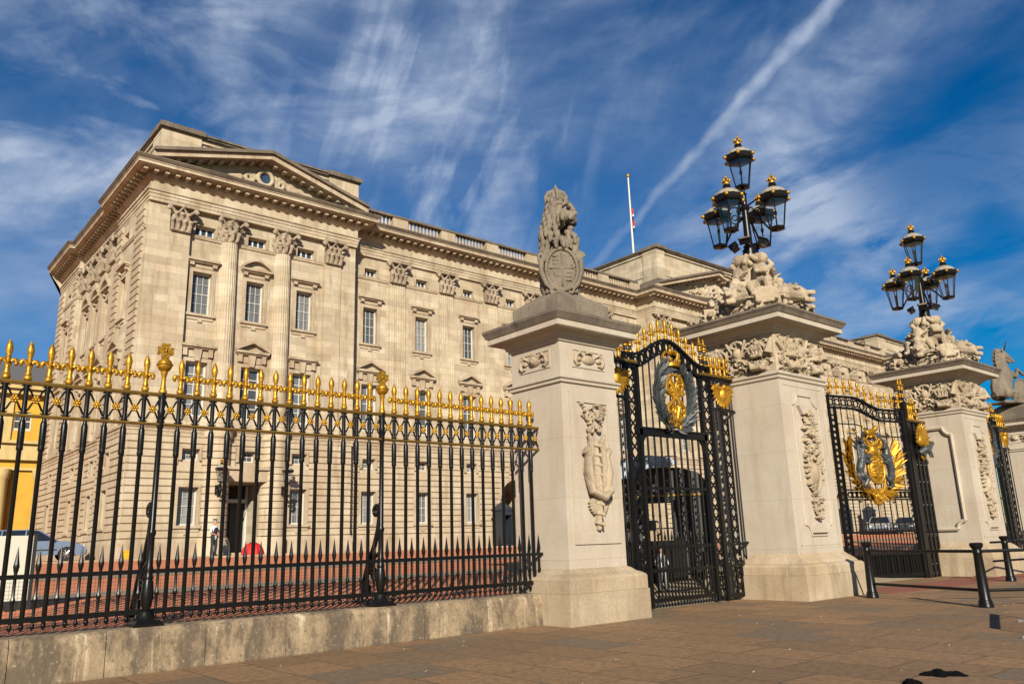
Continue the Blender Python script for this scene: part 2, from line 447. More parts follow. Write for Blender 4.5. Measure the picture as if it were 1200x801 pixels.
def streak(px0, py0, px1, py1, scale, stretch, seed, dist=1.2, detail=9):
    """wispy noise drawn out along the bearing from the first spot to the second"""
    a, b2 = bearing(px0, py0), bearing(px1, py1)
    ax = (b2-a).normalized(); nz = ((a+b2)/2).normalized(); ay = nz.cross(ax).normalized(); ax = ay.cross(nz)
    c = N(nt, 'ShaderNodeCombineXYZ')
    for k, vv in enumerate((ax, ay)):
        nt.links.new(math_n(nt, 'MULTIPLY', dotn(vv), 1/stretch if k == 0 else 1), c.inputs[k])
    c.inputs[2].default_value = seed
    wn = N(nt, 'ShaderNodeTexNoise'); wn.inputs['Scale'].default_value = 3.1; wn.inputs['Detail'].default_value = 2.5; nt.links.new(c.outputs[0], wn.inputs['Vector'])
    wm = N(nt, 'ShaderNodeVectorMath', operation='MULTIPLY_ADD'); nt.links.new(wn.outputs['Color'], wm.inputs[0]); wm.inputs[1].default_value = (dist*.09,)*3; nt.links.new(c.outputs[0], wm.inputs[2])
    n = N(nt, 'ShaderNodeTexNoise'); n.inputs['Scale'].default_value = scale; n.inputs['Detail'].default_value = detail
    n.inputs['Roughness'].default_value = .56
    nt.links.new(wm.outputs[0], n.inputs['Vector'])
    return n.outputs['Fac']
def acc(terms):
    t = terms[0]
    for x in terms[1:]: t = math_n(nt, 'ADD', t, x)
    return t
def mul(*a):
    t = a[0]
    for x in a[1:]: t = math_n(nt, 'MULTIPLY', t, x)
    return t
def rr(f, lo, hi): return ramp(nt, f, [(lo, 0), (hi, 1)])
soft = rr(streak(100, 100, 500, 60, 2.8, 1.5, 3.1, 1.4, 8), .38, .74)
tex_a = rr(streak(0, 60, 330, 150, 7.5, 2.4, 1.0, 2.4, 10), .46, .72)
tex_b = rr(streak(440, 270, 590, 20, 7.5, 2.8, 8.4, 1.7, 10), .47, .74)
tex_b2 = rr(streak(480, 270, 560, 20, 14, 3.2, 41.0, 2.0, 9), .48, .74)
tex_c = rr(streak(850, 330, 1190, 200, 7, 2.6, 9.0, 2.4, 10), .42, .70)
tex_c2 = rr(streak(900, 330, 1150, 240, 16, 3.0, 19.0, 3.4, 9), .46, .72)
tex_d = rr(streak(690, 200, 960, 40, 8, 2.0, 12.0, 2.8, 9), .48, .76)
fine_ = rr(streak(300, 120, 620, 60, 24, 2.0, 31.0, 3.6, 8), .38, .68)
body = math_n(nt, 'ADD', .50, mul(fine_, .8))
terms = [
    mul(acc([blob(110, 30, .34), mul(blob(330, 80, .26), .85), mul(blob(40, 130, .18), .8)]), acc([mul(soft, .22), mul(tex_a, .66)]), body, .80),
    mul(blob(30, 270, .24), acc([mul(soft, .30), mul(tex_a, .35)]), body, .60),
    mul(acc([blob(440, 110, .25), mul(blob(570, 225, .17), 1.1), mul(blob(540, 90, .18), .7)]), acc([mul(tex_b, .40), mul(tex_b2, .62), mul(soft, .08)]), body, .85),
    mul(acc([blob(1000, 290, .25), blob(1160, 250, .16), mul(blob(900, 320, .18), .8), mul(blob(780, 330, .14), .6)]), acc([mul(tex_c, .62), mul(tex_c2, .44), mul(soft, .26)]), body, 1.0),
    mul(acc([blob(760, 120, .26), mul(blob(1010, 60, .22), .9), mul(blob(640, 30, .18), .6)]), acc([mul(tex_d, .44), mul(tex_b2, .20), mul(soft, .16)]), body, .58),
    mul(acc([blob(1150, 60, .18), blob(1190, 330, .14)]), tex_c, body, .45),
    mul(blob(0, 390, .30), math_n(nt, 'ADD', .14, mul(tex_a, .22))), mul(blob(600, 260, .5), math_n(nt, 'ADD', .02, mul(soft, .12))),
]
# contrail: a great-circle ribbon, broken up by noise
ca, cb = bearing(700, 305), bearing(975, 0)
cn = ca.cross(cb).normalized(); along = (cb-ca).normalized()
wv = N(nt, 'ShaderNodeTexNoise'); wv.inputs['Scale'].default_value = 16; wv.inputs['Detail'].default_value = 5; nt.links.new(D, wv.inputs['Vector'])
dd = math_n(nt, 'ABSOLUTE', math_n(nt, 'ADD', dotn(cn), mul(math_n(nt, 'SUBTRACT', wv.outputs['Fac'], .5), .034)))
t_al = N(nt, 'ShaderNodeMapRange'); nt.links.new(dotn(along), t_al.inputs[0])
t_al.inputs[1].default_value = ca.dot(along); t_al.inputs[2].default_value = cb.dot(along); t_al.inputs[3].default_value = .006; t_al.inputs[4].default_value = .0135
ws = math_n(nt, 'SUBTRACT', 1, math_n(nt, 'DIVIDE', dd, t_al.outputs[0]), True)
wv2 = N(nt, 'ShaderNodeTexNoise'); wv2.inputs['Scale'].default_value = 30; wv2.inputs['Detail'].default_value = 6; nt.links.new(D, wv2.inputs['Vector'])
fade = N(nt, 'ShaderNodeMapRange'); nt.links.new(dotn(along), fade.inputs[0])
fade.inputs[1].default_value = ca.dot(along)-.05; fade.inputs[2].default_value = cb.dot(along); fade.inputs[3].default_value = .35; fade.inputs[4].default_value = 1
terms.append(mul(rr(ws, 0, .8), rr(wv2.outputs['Fac'], .08, .64), fade.outputs[0], .70))
cloud = math_n(nt, 'MINIMUM', acc(terms), .92)
# nothing but blue right overhead-right: two clear lanes
clear = math_n(nt, 'SUBTRACT', 1, mul(acc([blob(1115, 165, .15), mul(blob(1180, 300, .07), .6), mul(blob(690, 250, .10), .4)]), .85), True)
cloud = mul(cloud, clear)
colr = mix(nt, cloud, hs.outputs[0], (5.5, 6.6, 8.6))
# deepen the clear lane on the far side from the sun
nt.links.new(colr, bg.inputs['Color']); bg.inputs['Strength'].default_value = .05
scene.view_settings.view_transform = 'Standard'; scene.view_settings.look = 'None'
scene.view_settings.exposure = .68
scene.cycles.diffuse_bounces = 1; scene.view_settings.gamma = 1

# ------------------------------------------------------------------ ground
def fz(y):            # the forecourt climbs gently from the railings to the palace
    return .60 + max(0, min(1, (y-13.4)/29.0))*.82
G_ = MB(); G_.quad((-400,-400,-.006),(500,-400,-.006),(500,12.6,-.006),(-400,12.6,-.006))
struct('ground', G_, 'far_ground')
G_ = MB(); G_.quad((-60,-30,0),(90,-30,0),(90,12.85,0),(-60,12.85,0)); struct('pavement', G_, 'paving')
def slope_strip(mb, x0, x1, ys, dz):
    for a, b2 in zip(ys, ys[1:]):
        mb.quad((x0,a,fz(a)+dz),(x1,a,fz(a)+dz),(x1,b2,fz(b2)+dz),(x0,b2,fz(b2)+dz))
G_ = MB(); slope_strip(G_, -120, 13.0, [12.85, 13.4, 42.4, 43], 0)
slope_strip(G_, 13.0, 140, [14.8, 42.4, 43], 0)
G_.quad((41.5,12.86,fz(13)),(140,12.86,fz(13)),(140,14.8,fz(14.8)),(41.5,14.8,fz(14.8)))
G_.quad((-400,43,1.42),(500,43,1.42),(500,400,1.42),(-400,400,1.42))
struct('forecourt', G_, 'red_tarmac')
G_ = MB(); G_.quad((13.0,12.86,.004),(41.5,12.86,.004),(41.5,14.8,fz(14.8)),(13.0,14.8,fz(14.8))); struct('ramp', G_, 'gravel_band')      # climbs from the gateways to the forecourt
G_ = MB(); slope_strip(G_, -60, 120, [19.2, 20.8], .005); slope_strip(G_, -60, 120, [26.6, 29.0], .005); struct('path', G_, 'gravel_band')
G_ = MB(); G_.box(-60, 40.6, 1.2, 140, 43.2, 1.435); struct('palace_pavement', G_, 'gravel_band')
G_ = MB(); G_.box(-60, 40.3, 1.0, 140, 40.6, 1.44); struct('pavement_kerb', G_, 'pillar_base_stone')
# red roadway that runs in to the centre gates, and the slab strip along its edge
G_ = MB(); G_.prism([(21.6,10.35),(31.5,9.55),(60,9.0),(60,11.2),(31.5,11.55),(22.6,11.7)], 'z', -.05, .004); struct('road', G_, 'red_road')

# ------------------------------------------------------------------ railings
FY, KZ = 12.7, .612
def kerb(x0, x1, label):
    t = MB(); rnd = random.Random(3); x = x0
    while x < x1-.01:
        L = min(rnd.choice((1.15, 1.35, .95, 1.25)), x1-x)
        if x1-x-L < .5: L = x1-x
        dy, dz = rnd.uniform(-.008,.008), rnd.uniform(-.006,.006)
        t.prism([(12.42+dy,-.05),(12.40+dy,.02),(12.415+dy,.40),(12.425+dy,.52),(12.45+dy,.575),(12.50+dy,.604+dz),(13.0,.604),(13.0,-.05)], 'x', x+.005, x+L-.005)
        x += L
    return single('kerb_wall', t, 'plinth_stone', label, 'stone kerb', smooth=0)
kerb(-.6, 11.18, 'long low mottled stone kerb wall carrying the black and gold railings')

def fleur_mb(h=.57):
    t = MB(); k = h/.57
    t.lathe(0, 0, [(.046,0),(.056,.02),(.056,.05),(.038,.068),(.045,.085),(.036,.11),(.03,.15),(.036,.175),(.025,.2),(.024,.25),(.03,.31),(.047,.40),(.05,.435),(.036,.50),(.014,.55),(.003,.57)], 10)
    for sg in (-1, 1):
        t.tube([(sg*.012,0,.16),(sg*.027,0,.228),(sg*.055,0,.276),(sg*.087,0,.276),(sg*.104,0,.248),(sg*.098,0,.213),(sg*.078,0,.208)], [.016,.025,.033,.035,.033,.029,.018], 8)
        t.tube([(0,sg*.012,.16),(0,sg*.025,.225),(0,sg*.045,.258),(0,sg*.06,.23)], [.012,.018,.018,.012], 6)
    if k != 1: t.v = [(a*k,b*k,c*k) for a,b,c in t.v]
    return t
FLEUR = fleur_mb().mesh('fleur_de_lis', (0,0,0), 50)
FLEUR_S = fleur_mb(.46).mesh('fleur_de_lis_small', (0,0,0), 50)
Z_B, Z_M, Z_L, Z_T = .81-KZ, 1.365-KZ, 3.52-KZ, 3.98-KZ
def bar_mb():
    t = MB()
    t.lathe(0, 0, [(.004,.055),(.02,.075),(.034,.11),(.03,.13),(.022,.14),(.032,.17),(.031,2.42),(.043,2.44),(.046,2.46),(.041,2.49),(.045,2.52),(.045,2.80),(.038,2.83),(.028,2.86),(.028,Z_L),(.036,Z_L+.03),(.033,Z_L+.06),(.033,Z_T-.05),(.036,Z_T-.03),(.034,Z_T+.03),(.028,Z_T+.05)], 9)
    return t
def short_mb():
    t = MB()
    t.lathe(0, 0, [(.004,.055),(.018,.075),(.032,.11),(.026,.13),(.02,.14),(.022,.40),(.03,.425),(.036,.447),(.03,.47),(.022,.49),(.021,.80),(.03,.83),(.034,.86),(.04,.885),(.034,.92),(.022,1.0),(.008,1.11),(.001,1.15)], 8)
    return t
BAR, SHORT = bar_mb().mesh('bar', (0,0,0), 40), short_mb().mesh('short_bar', (0,0,0), 40)
ros = MB(); ros.ball((0,0,0), (.03,.034,.03), 8, 5)
for k in range(6):
    a = k*PI/3; ros.ball((.034*math.cos(a), 0, .04*math.sin(a)), (.024,.026,.024), 6, 4)
ROS = ros.mesh('rosette', (0,0,0), 60)
PITCH_X, NB = .26, 14
def railing(x0, label, group='railing panels along the kerb'):
    t = thing('iron_railing', label, 'railing', (x0, FY, KZ), 0, group)
    W = PITCH_X*(NB+1)
    for nm, z, hh, dp, mt in (('bottom_rail', Z_B, .036, .03, 'black_iron'), ('middle_rail', Z_M, .03, .03, 'black_iron'), ('lattice_rail', Z_L, .02, .034, 'gold_rail'), ('top_rail', Z_T, .025, .04, 'gold_rail')):
        r = MB(); r.box(.02, -dp, z-hh, W-.02, dp, z+hh)
        if mt == 'gold_rail': r.box(.02, -dp-.012, z-hh*.4, W-.02, dp+.012, z+hh*.4)
        part(nm, r, mt, t)
    for i in range(1, NB+1):
        b_ = link('bar', BAR, 'black_iron', t, (i*PITCH_X, 0, 0))
        link('fleur_de_lis', FLEUR, 'gold_leaf', b_, (0, 0, Z_T+.035))
    sc = MB()
    for i in range(NB+1):
        xm = (i+.5)*PITCH_X; zm = (Z_L+Z_T)/2
        link('short_bar', SHORT, 'black_iron', t, (xm, 0, 0))
        link('rosette', ROS, 'gold_leaf', t, (xm, -.012, zm))
        for sx in (-1, 1):
            for sz in (-1, 1):
                sc.tube([(xm, 0, zm), (xm+sx*.045, 0, zm+sz*.06), (xm+sx*.08, 0, zm+sz*.135), (xm+sx*.108, 0, zm+sz*.172), (xm+sx*.09, 0, zm+sz*.195), (xm+sx*.065, 0, zm+sz*.18)], [.014,.014,.016,.016,.013,.008], 6)
    part('scrollwork', sc, 'black_iron', t, smooth=60)
    nt_ = MB()
    for k in range(int(W/.052)):
        x = .03+k*.052; nt_.box(x-.0016, .028, .02, x+.0016, .031, Z_M)
    for k in range(15):
        z = .03+k*.05; nt_.box(.02, .031, z-.0016, W-.02, .034, z+.0016)
    part('wire_mesh', nt_, 'dark_paint', t, smooth=0)
    return t
def cross_ball(mb, z):
    mb.lathe(0, 0, [(.06,z),(.066,z+.02),(.05,z+.05),(.042,z+.08),(.032,z+.16),(.034,z+.24),(.05,z+.31),(.055,z+.33),(.04,z+.35)], 12)
    mb.ball((0,0,z+.44), .112, 14, 10)
    mb.tube([(.112*math.cos(a*PI/10), .112*math.sin(a*PI/10), z+.445) for a in range(21)], .014, 6)
    mb.lathe(0, 0, [(.03,z+.53),(.022,z+.56),(.02,z+.6)], 8)
    zc = z+.67
    for dx, dz in ((1,0),(-1,0),(0,1),(0,-1)):
        a, b2 = .02, .066
        q = [(-a,.0),(a,.0),(b2,.095),(b2*.75,.125),(0,.11),(-b2*.75,.125),(-b2,.095)]
        poly = [(px*dz+py*dx, zc+px*-dx+py*dz) for px, py in q]
        mb.prism(poly, 'y', -.024, .024)
    mb.ball((0,0,zc), (.03,.034,.03), 8, 6)
def post(x, label, brace=True):
    t = thing('railing_post', label, 'railing post', (x, FY, KZ), 0, 'posts of the railings')
    b_ = MB(); b_.frustum(0, 0, 0, .035, .205, .205, .205, .205); b_.frustum(0, 0, .035, .08, .19, .19, .15, .15)
    b_.lathe(0, 0, [(.15,.08),(.12,.11),(.105,.16),(.085,.20),(.095,.215),(.06,.24),(.068,.27),(.085,.36),(.088,.46),(.075,.58),(.06,.64),(.072,.66),(.06,.69),(.055,.74)], 14)
    part('base', b_, 'black_iron', t, smooth=40)
    s_ = MB(); s_.lathe(0, 0, [(.055,.74),(.06,.80),(.05,.83),(.047,1.25),(.06,1.28),(.06,1.32),(.045,1.35),(.042,2.3),(.04,Z_L-.06),(.055,Z_L-.03),(.05,Z_L+.05),(.062,Z_L+.1),(.045,Z_L+.13),(.062,Z_L+.2),(.045,Z_L+.25),(.062,Z_L+.32),(.05,Z_L+.37),(.06,Z_T-.04),(.06,Z_T+.05)], 12)
    part('shaft', s_, 'black_iron', t, smooth=40)
    c_ = MB(); cross_ball(c_, Z_T+.03); part('cross_finial', c_, 'gold_leaf', t, smooth=45)
    if brace:
        br_ = MB()
        br_.tube([(0,.06,1.55),(0,.10,1.30),(0,.22,1.02),(0,.42,.72),(0,.55,.42),(0,.68,.12),(0,.80,.03)], [.04,.045,.045,.05,.05,.05,.045], 8)
        br_.tube([(p[0], p[1], p[2]) for p in spiral((0,.17,1.62), .12, 1.4, PI, 20, 'yz', -1, .2)], [.042-.001*i for i in range(20)], 7)
        br_.tube([(p[0], p[1], p[2]) for p in spiral((0,.24,.52), .13, 1.4, 0, 20, 'yz', 1, .2)], .03, 7)
        br_.tube([(p[0], p[1], p[2]) for p in spiral((0,.42,.28), .12, 1.3, PI/2, 20, 'yz', -1, .2)], .03, 7)
        br_.tube([(0,.05,.9),(0,.2,.82),(0,.3,.66),(0,.3,.5)], .03, 7)
        br_.tube([(0,.1,.10),(0,.4,.07),(0,.85,.05)], .035, 7)
        part('brace', br_, 'black_iron', t, smooth=60)
    return t
X1, X2 = 3.715, 7.62
railing(X1-PITCH_X*15, 'black railing panel with gold fleurs, from the photo edge to the first post')
railing(X1, 'black railing panel with gold fleurs standing between the two railing posts')
railing(X2, 'black railing panel with gold fleurs that ends against the lion pillar')
post(X1, 'black railing post with gold ball and cross, nearest the white notice board')
post(X2, 'black railing post with gold ball and cross, midway to the lion pillar')
# ------------------------------------------------------------------ gate pillars
def rect_path(cx, cy, hx, hy):      # travelled so that 'right of travel' faces outwards
    return [(cx-hx,cy-hy),(cx-hx,cy+hy),(cx+hx,cy+hy),(cx+hx,cy-hy)][::-1]
def ring(mb, hx, hy, prof, cx=0, cy=0):
    # closed moulding round a rectangle, profile measured out from (hx, hy); capped by its own ends
    pth = rect_path(cx, cy, hx, hy)
    mb.sweep(pth, prof, closed=True, side=1)
    for o, z, fl in ((prof[0][0], prof[0][1], 0), (prof[-1][0], prof[-1][1], 1)):
        mb.add([(cx-hx-o,cy-hy-o,z),(cx+hx+o,cy-hy-o,z),(cx+hx+o,cy+hy+o,z),(cx-hx-o,cy+hy+o,z)], [(0,1,2,3)])
    return mb
def frame_panel(mb, x0, x1, z0, z1, y, w=.09, d=.03, shaped=False):
    """raised border round a sunk panel on a face at y (front is -Y)"""
    for a in ((x0-w,x1+w,z1,z1+w),(x0-w,x1+w,z0-w,z0),(x0-w,x0,z0,z1),(x1,x1+w,z0,z1)):
        mb.box(a[0], y-d, a[2], a[1], y+.02, a[3])
def lumps(mb, rnd, n, fx, y, size, depth, leafy=.5):
    """n carved knobs, curls and leaves at points given by fx(rnd) -> (x, z)"""
    for i in range(n):
        x, z = fx(rnd); s = size*rnd.uniform(.6, 1.25)
        if rnd.random() < leafy:
            a = rnd.uniform(0, 2*PI); d = Vector((math.cos(a), rnd.uniform(-.5,-.1), math.sin(a)))
            mb.leaf((x, y-.01, z), d, (0,-1,0), s*2.4, s*1.3, depth*.5, .02)
            mb.tube([(x,y-.01,z), (x+d.x*s*1.2, y-depth, z+d.z*s*1.2), (x+d.x*s*2.0, y-depth*.3, z+d.z*s*2.0)], [s*.3,s*.4,s*.15], 6)
        else:
            mb.ball((x, y, z), (s, depth*rnd.uniform(.7,1.1), s*rnd.uniform(.7,1.1)), 8, 6)
def carved_drop(hx, y, z0, z1, wide, seed, kind):
    """hanging carved trophy on a face at y"""
    rnd = random.Random(seed); mb = MB(); H = z1-z0; d = .10
    mb.box(-wide*.25, y-.005, z0+H*.1, wide*.25, y+.05, z1-.05*H)
    if kind == 'quiver':
        mb.tube([(0,y-.02,z1-.30*H),(0,y-.05,z0+.30*H),(0,y-.03,z0+.02*H)], [.075,.10,.045], 10)
        for k in range(9):
            z = z0+.06*H+k*.075*H; mb.tube([(-.10,y-.03,z+.05),(0,y-.14,z),(.10,y-.03,z+.05)], [.03,.035,.03], 6)
        for sg in (-1, 1):
            mb.tube([(sg*.05,y-.03,z0+.28*H),(sg*.22,y-.08,z0+.34*H),(sg*.30,y-.08,z0+.46*H),(sg*.27,y-.07,z0+.58*H),(sg*.34,y-.09,z0+.64*H),(sg*.39,y-.06,z0+.60*H)], [.06,.085,.09,.07,.06,.03], 8)
            mb.tube([(sg*.16,y-.05,z0+.30*H),(sg*.20,y-.07,z0+.50*H),(sg*.16,y-.07,z0+.70*H),(sg*.24,y-.08,z0+.76*H)], [.04,.06,.055,.03], 7)
            for k in range(5):
                a = -PI/2+sg*(.25+.22*k)
                mb.leaf((sg*.09,y-.03,z0+.26*H), (math.cos(a)*.9, -.12, math.sin(a)), (0,-1,0), .34-.03*k, .11, .05)
            mb.tube(spiral((sg*.17,y-.05,z0+.90*H), .11, 1.3, 0, 16, 'xz', sg, .2), .036, 7)
            mb.tube(spiral((sg*.12,y-.05,z0+.80*H), .09, 1.2, PI, 14, 'xz', -sg, .2), .034, 7)
            lumps(mb, rnd, 16, lambda r: (sg*r.uniform(.06,.33), z0+H*r.uniform(.84,1.0)), y, .045, .10, .4)
        mb.tube([(-.31,y-.06,z0+.42*H),(-.26,y-.12,z0+.31*H),(0,y-.17,z0+.265*H),(.26,y-.12,z0+.31*H),(.31,y-.06,z0+.42*H)], [.05,.075,.085,.075,.05], 9)
        for k in range(26):
            t = k/25; x = -.30+.60*t; z = z0+H*(.265+.155*(abs(2*t-1)**2.2))
            mb.ball((x, y-.15+.06*abs(2*t-1), z+rnd.uniform(-.03,.03)), .042, 6, 5)
    else:
        # shaped cartouche wrapped in fruit, flowers and leaves, tapering to a tail
        prof = [(0,.10),(.06,.22),(.14,.42),(.26,.62),(.40,.92),(.55,1.0),(.68,.92),(.76,.72),(.84,.86),(.92,.62),(1,.25)]
        def wd(t):
            for (a, u), (b2, v) in zip(prof, prof[1:]):
                if a <= t <= b2: return wide*(u+(v-u)*(t-a)/(b2-a))
            return 0
        mb.ball((0,y,z0+.42*H), (wide*.50,.15,.115*H), 16, 12)
        mb.tube([(wide*.62*math.cos(a*PI/10), y-.05, z0+.42*H+.15*H*math.sin(a*PI/10)) for a in range(21)], .05, 7)
        def fx(r):
            while 1:
                t = r.random()**.9; x = r.uniform(-1,1)*wd(t)
                if (x/(wide*.55))**2+((t-.42)/.125)**2 > 1: return x, z0+t*H
        lumps(mb, rnd, 190, fx, y, .045, .15, .55)
        for k in range(14):
            t = .08+.86*rnd.random(); sg = rnd.choice((-1,1))
            mb.tube(spiral((sg*wd(t)*.6, y-.06, z0+t*H), .085, 1.2, rnd.uniform(0,6), 14, 'xz', sg, .2), .03, 6)
    return mb
def crown_lumps(mb, x, z, s, y):
    mb.lathe(0,0,[(0,0)],3) if False else None
    for k in range(9):
        a = PI*k/8; mb.ball((x+s*math.cos(a)*.95, y-.10*math.sin(a), z), (.07*s*2, .06, .07), 7, 5)
    mb.tube([(x-s,y-.03,z-.07),(x-s*.5,y-.13,z-.10),(x+s*.5,y-.13,z-.10),(x+s,y-.03,z-.07)], .055, 8)
    for k in range(5):
        a = -1+k*.5
        mb.tube([(x+a*s*.95,y-.08,z),(x+a*s*1.05,y-.11,z+s*.45),(x+a*s*.55,y-.11,z+s*.85),(x,y-.10,z+s*.9)], [.05,.05,.045,.05], 7)
    mb.ball((x,y-.08,z+s*.45), (s*.7,.08,s*.4), 10, 7)
    mb.ball((x,y-.10,z+s*1.02), (.07,.07,.08), 8, 6); mb.box(x-.025,y-.13,z+s*1.02,x+.025,y-.07,z+s*1.28)
def frieze_face(hx, y, z0, z1, seed):
    """crowns, a torso between standards, swags and scrolls on a face at y"""
    rnd = random.Random(seed); mb = MB(); H = z1-z0
    mb.box(-hx, y-.004, z0, hx, y+.05, z1)
    crown_lumps(mb, -hx*.52, z0+H*.50, hx*.26, y); crown_lumps(mb, hx*.60, z0+H*.52, hx*.22, y)
    for s0, x0 in ((1,-hx*.5),(1,hx*.58)):
        mb.ball((x0,y,z0+H*.22), (hx*.25,.11,H*.17), 12, 8)
        mb.tube([(x0-hx*.26,y-.05,z0+H*.34),(x0-hx*.12,y-.13,z0+H*.10),(x0+hx*.12,y-.13,z0+H*.10),(x0+hx*.26,y-.05,z0+H*.34)], [.05,.08,.08,.05], 8)
    # torso of a cuirass at the corner end, standards crossed behind it
    mb.ball((hx*.02,y-.02,z0+H*.60), (hx*.13,.13,H*.17), 12, 8); mb.ball((hx*.02,y-.01,z0+H*.42), (hx*.10,.10,H*.13), 10, 8)
    mb.tube([(hx*(.02+.2*math.cos(a*PI/9)), y-.05, z0+H*(.72+.22*math.sin(a*PI/9))) for a in range(10)], .05, 7)
    for sg in (-1, 1):
        mb.tube([(hx*.02,y-.04,z0+H*.30),(hx*(.02+sg*.27),y-.09,z0+H*.93)], .035, 7)
        mb.tube(spiral((hx*(.02+sg*.22),y-.06,z0+H*.22), H*.13, 1.3, 0, 16, 'xz', sg, .2), .04, 7)
    mb.tube([(-hx*.98,y-.05,z0+H*.75),(-hx*.62,y-.08,z0+H*.35)], .04, 7)
    mb.tube([(hx*.97,y-.06,z0+H*.85),(hx*.90,y-.11,z0+H*.45)], [.04,.12], 8)
    lumps(mb, rnd, 130, lambda r: (r.uniform(-.96,.96)*hx, z0+H*r.uniform(.04,.48)), y, .04, .13, .6)
    lumps(mb, rnd, 75, lambda r: (r.uniform(-.96,.96)*hx, z0+H*r.uniform(.45,.95)), y, .04, .10, .6)
    return mb
def deepen(mb, y, k):
    mb.v = [(a, y+(b2-y)*k if b2 < y else b2, c) for a, b2, c in mb.v]; return mb
def turn(mb, a):
    M = rz(a); mb.v = [tuple(M @ Vector(v)) for v in mb.v]; return mb
def shaped_panel(mb, hw, z0, z1, y, w=.05, d=.03):
    """raised fillet in the outline of a panel with scooped corners"""
    r = min(.28, hw*.5); pts = []
    for cx, cz, a0 in ((hw,z0,PI/2),(hw,z1,PI),(-hw,z1,1.5*PI),(-hw,z0,0)):
        for k in range(7):
            a = a0+(PI/2)*(6-k)/6 if False else a0+(PI/2)*k/6
            pts.append((cx+r*math.cos(a), cz+r*math.sin(a)))
    # order each corner so that the outline runs on
    seq = []
    for q in range(4): seq += pts[q*7:(q+1)*7][::-1]
    n = len(seq)
    for i in range(n):
        a, b2 = seq[i], seq[(i+1)%n]
        mb.tube([(a[0],y-d*.4,a[1]),(b2[0],y-d*.4,b2[1])], w*.55, 6)

def small_pillar(cx, cy, label, cap):
    hx, hy = .85, .79
    t = thing('gate_pillar', label, 'stone pillar', (cx, cy, 0), 0, None)
    p = MB(); ring(p, hx, hy, [(.32,-.05),(.32,.60)]); ring(p, hx, hy, [(.295,.598),(.295,.86),(.27,.90),(.22,.93),(.13,.97),(.06,1.03),(.0,1.06)])
    part('plinth', p, 'pillar_base_stone', t, smooth=0)
    s = MB(); s.box(-hx,-hy,1.04,hx,hy,5.8)
    # raised borders leave a sunk panel on the front
    frame_panel(s, -.44, .48, 1.75, 4.48, -hy, .22, .035)
    part('shaft', s, 'pillar_stone', t, smooth=0)
    c = MB(); ring(c, hx, hy, [(0,4.86),(.05,4.88),(.05,4.93),(.09,4.96),(.09,5.0),(.0,5.03)])
    part('string_course', c, 'pillar_stone', t, smooth=0)
    f = MB()
    for ax in range(2):
        g = MB(); h = hx if ax == 0 else hy
        frame_panel(g, -.46, .46, 5.28, 5.62, -(hy if ax == 0 else hx), .04, .022)
        if ax: turn(g, -PI/2)
        f.merge(g)
    part('panel_frame', f, 'pillar_stone', t, smooth=0)
    for ax in range(2):
        g = MB(); y = -(hy if ax == 0 else hx)+.0
        g.ball((0,y,5.44), (.22,.07,.11), 14, 8)
        if ax: # lion mask
            g.ball((0,y-.05,5.46), (.12,.07,.10), 10, 7)
            for sg in (-1,1): g.ball((sg*.06,y-.10,5.49), .025, 6, 5); g.ball((sg*.10,y-.05,5.55), .035, 6, 5)
            g.ball((0,y-.11,5.44), (.03,.03,.03), 6, 5)
        for sg in (-1, 1):
            g.tube([(sg*.18,y-.03,5.50),(sg*.30,y-.06,5.57),(sg*.40,y-.05,5.50),(sg*.43,y-.05,5.38),(sg*.38,y-.04,5.30),(sg*.28,y-.05,5.33)], [.03,.045,.05,.05,.04,.025], 7)
            g.tube([(sg*.10,y-.05,5.57),(sg*.0,y-.07,5.60)], .03, 6)
            g.ball((sg*.30,y-.02,5.44), (.08,.05,.06), 8, 6)
        if ax: turn(g, -PI/2)
        link('carved_panel', sculpt(g, 'carved_panel', .012, (0,0,0), 0), 'carved_stone', t)
    k = MB(); ring(k, hx, hy, [(0,5.76),(.04,5.78),(.05,5.83),(.09,5.84),(.10,5.89),(.15,5.92),(.18,5.97),(.37,5.985),(.37,6.0),(.39,6.0),(.39,6.11),(.375,6.115),(.375,6.135),(.41,6.14),(.43,6.19),(.46,6.25),(.47,6.26),(.47,6.315),(.45,6.33),(.0,6.44)])
    part('cornice', k, 'pillar_stone', t, smooth=0)
    k = MB(); ring(k, hx, hy, [(.30,6.137),(.412,6.142),(.434,6.19),(.464,6.25),(.474,6.26),(.474,6.317),(.454,6.332),(.0,6.445)])
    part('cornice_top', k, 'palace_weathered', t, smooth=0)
    if cap:
        b_ = MB(); b_.box(-.80,-.76,6.38,.80,.76,6.80); b_.frustum(0,0,6.80,7.0,.80,.76,.52,.50); b_.frustum(0,0,7.0,7.12,.47,.45,.36,.36)
        part('cap_block', b_, 'statue_stone', t, smooth=0)
    d = deepen(carved_drop(hx, -hy, 1.75, 4.45, .30, 11, 'quiver'), -hy, 1.5)
    dm = sculpt(d, 'carved_drop', .012, (0,0,0), 0, .012, True)
    link('carved_drop', dm, 'carved_stone', t, (.02, 0, 0))
    return t
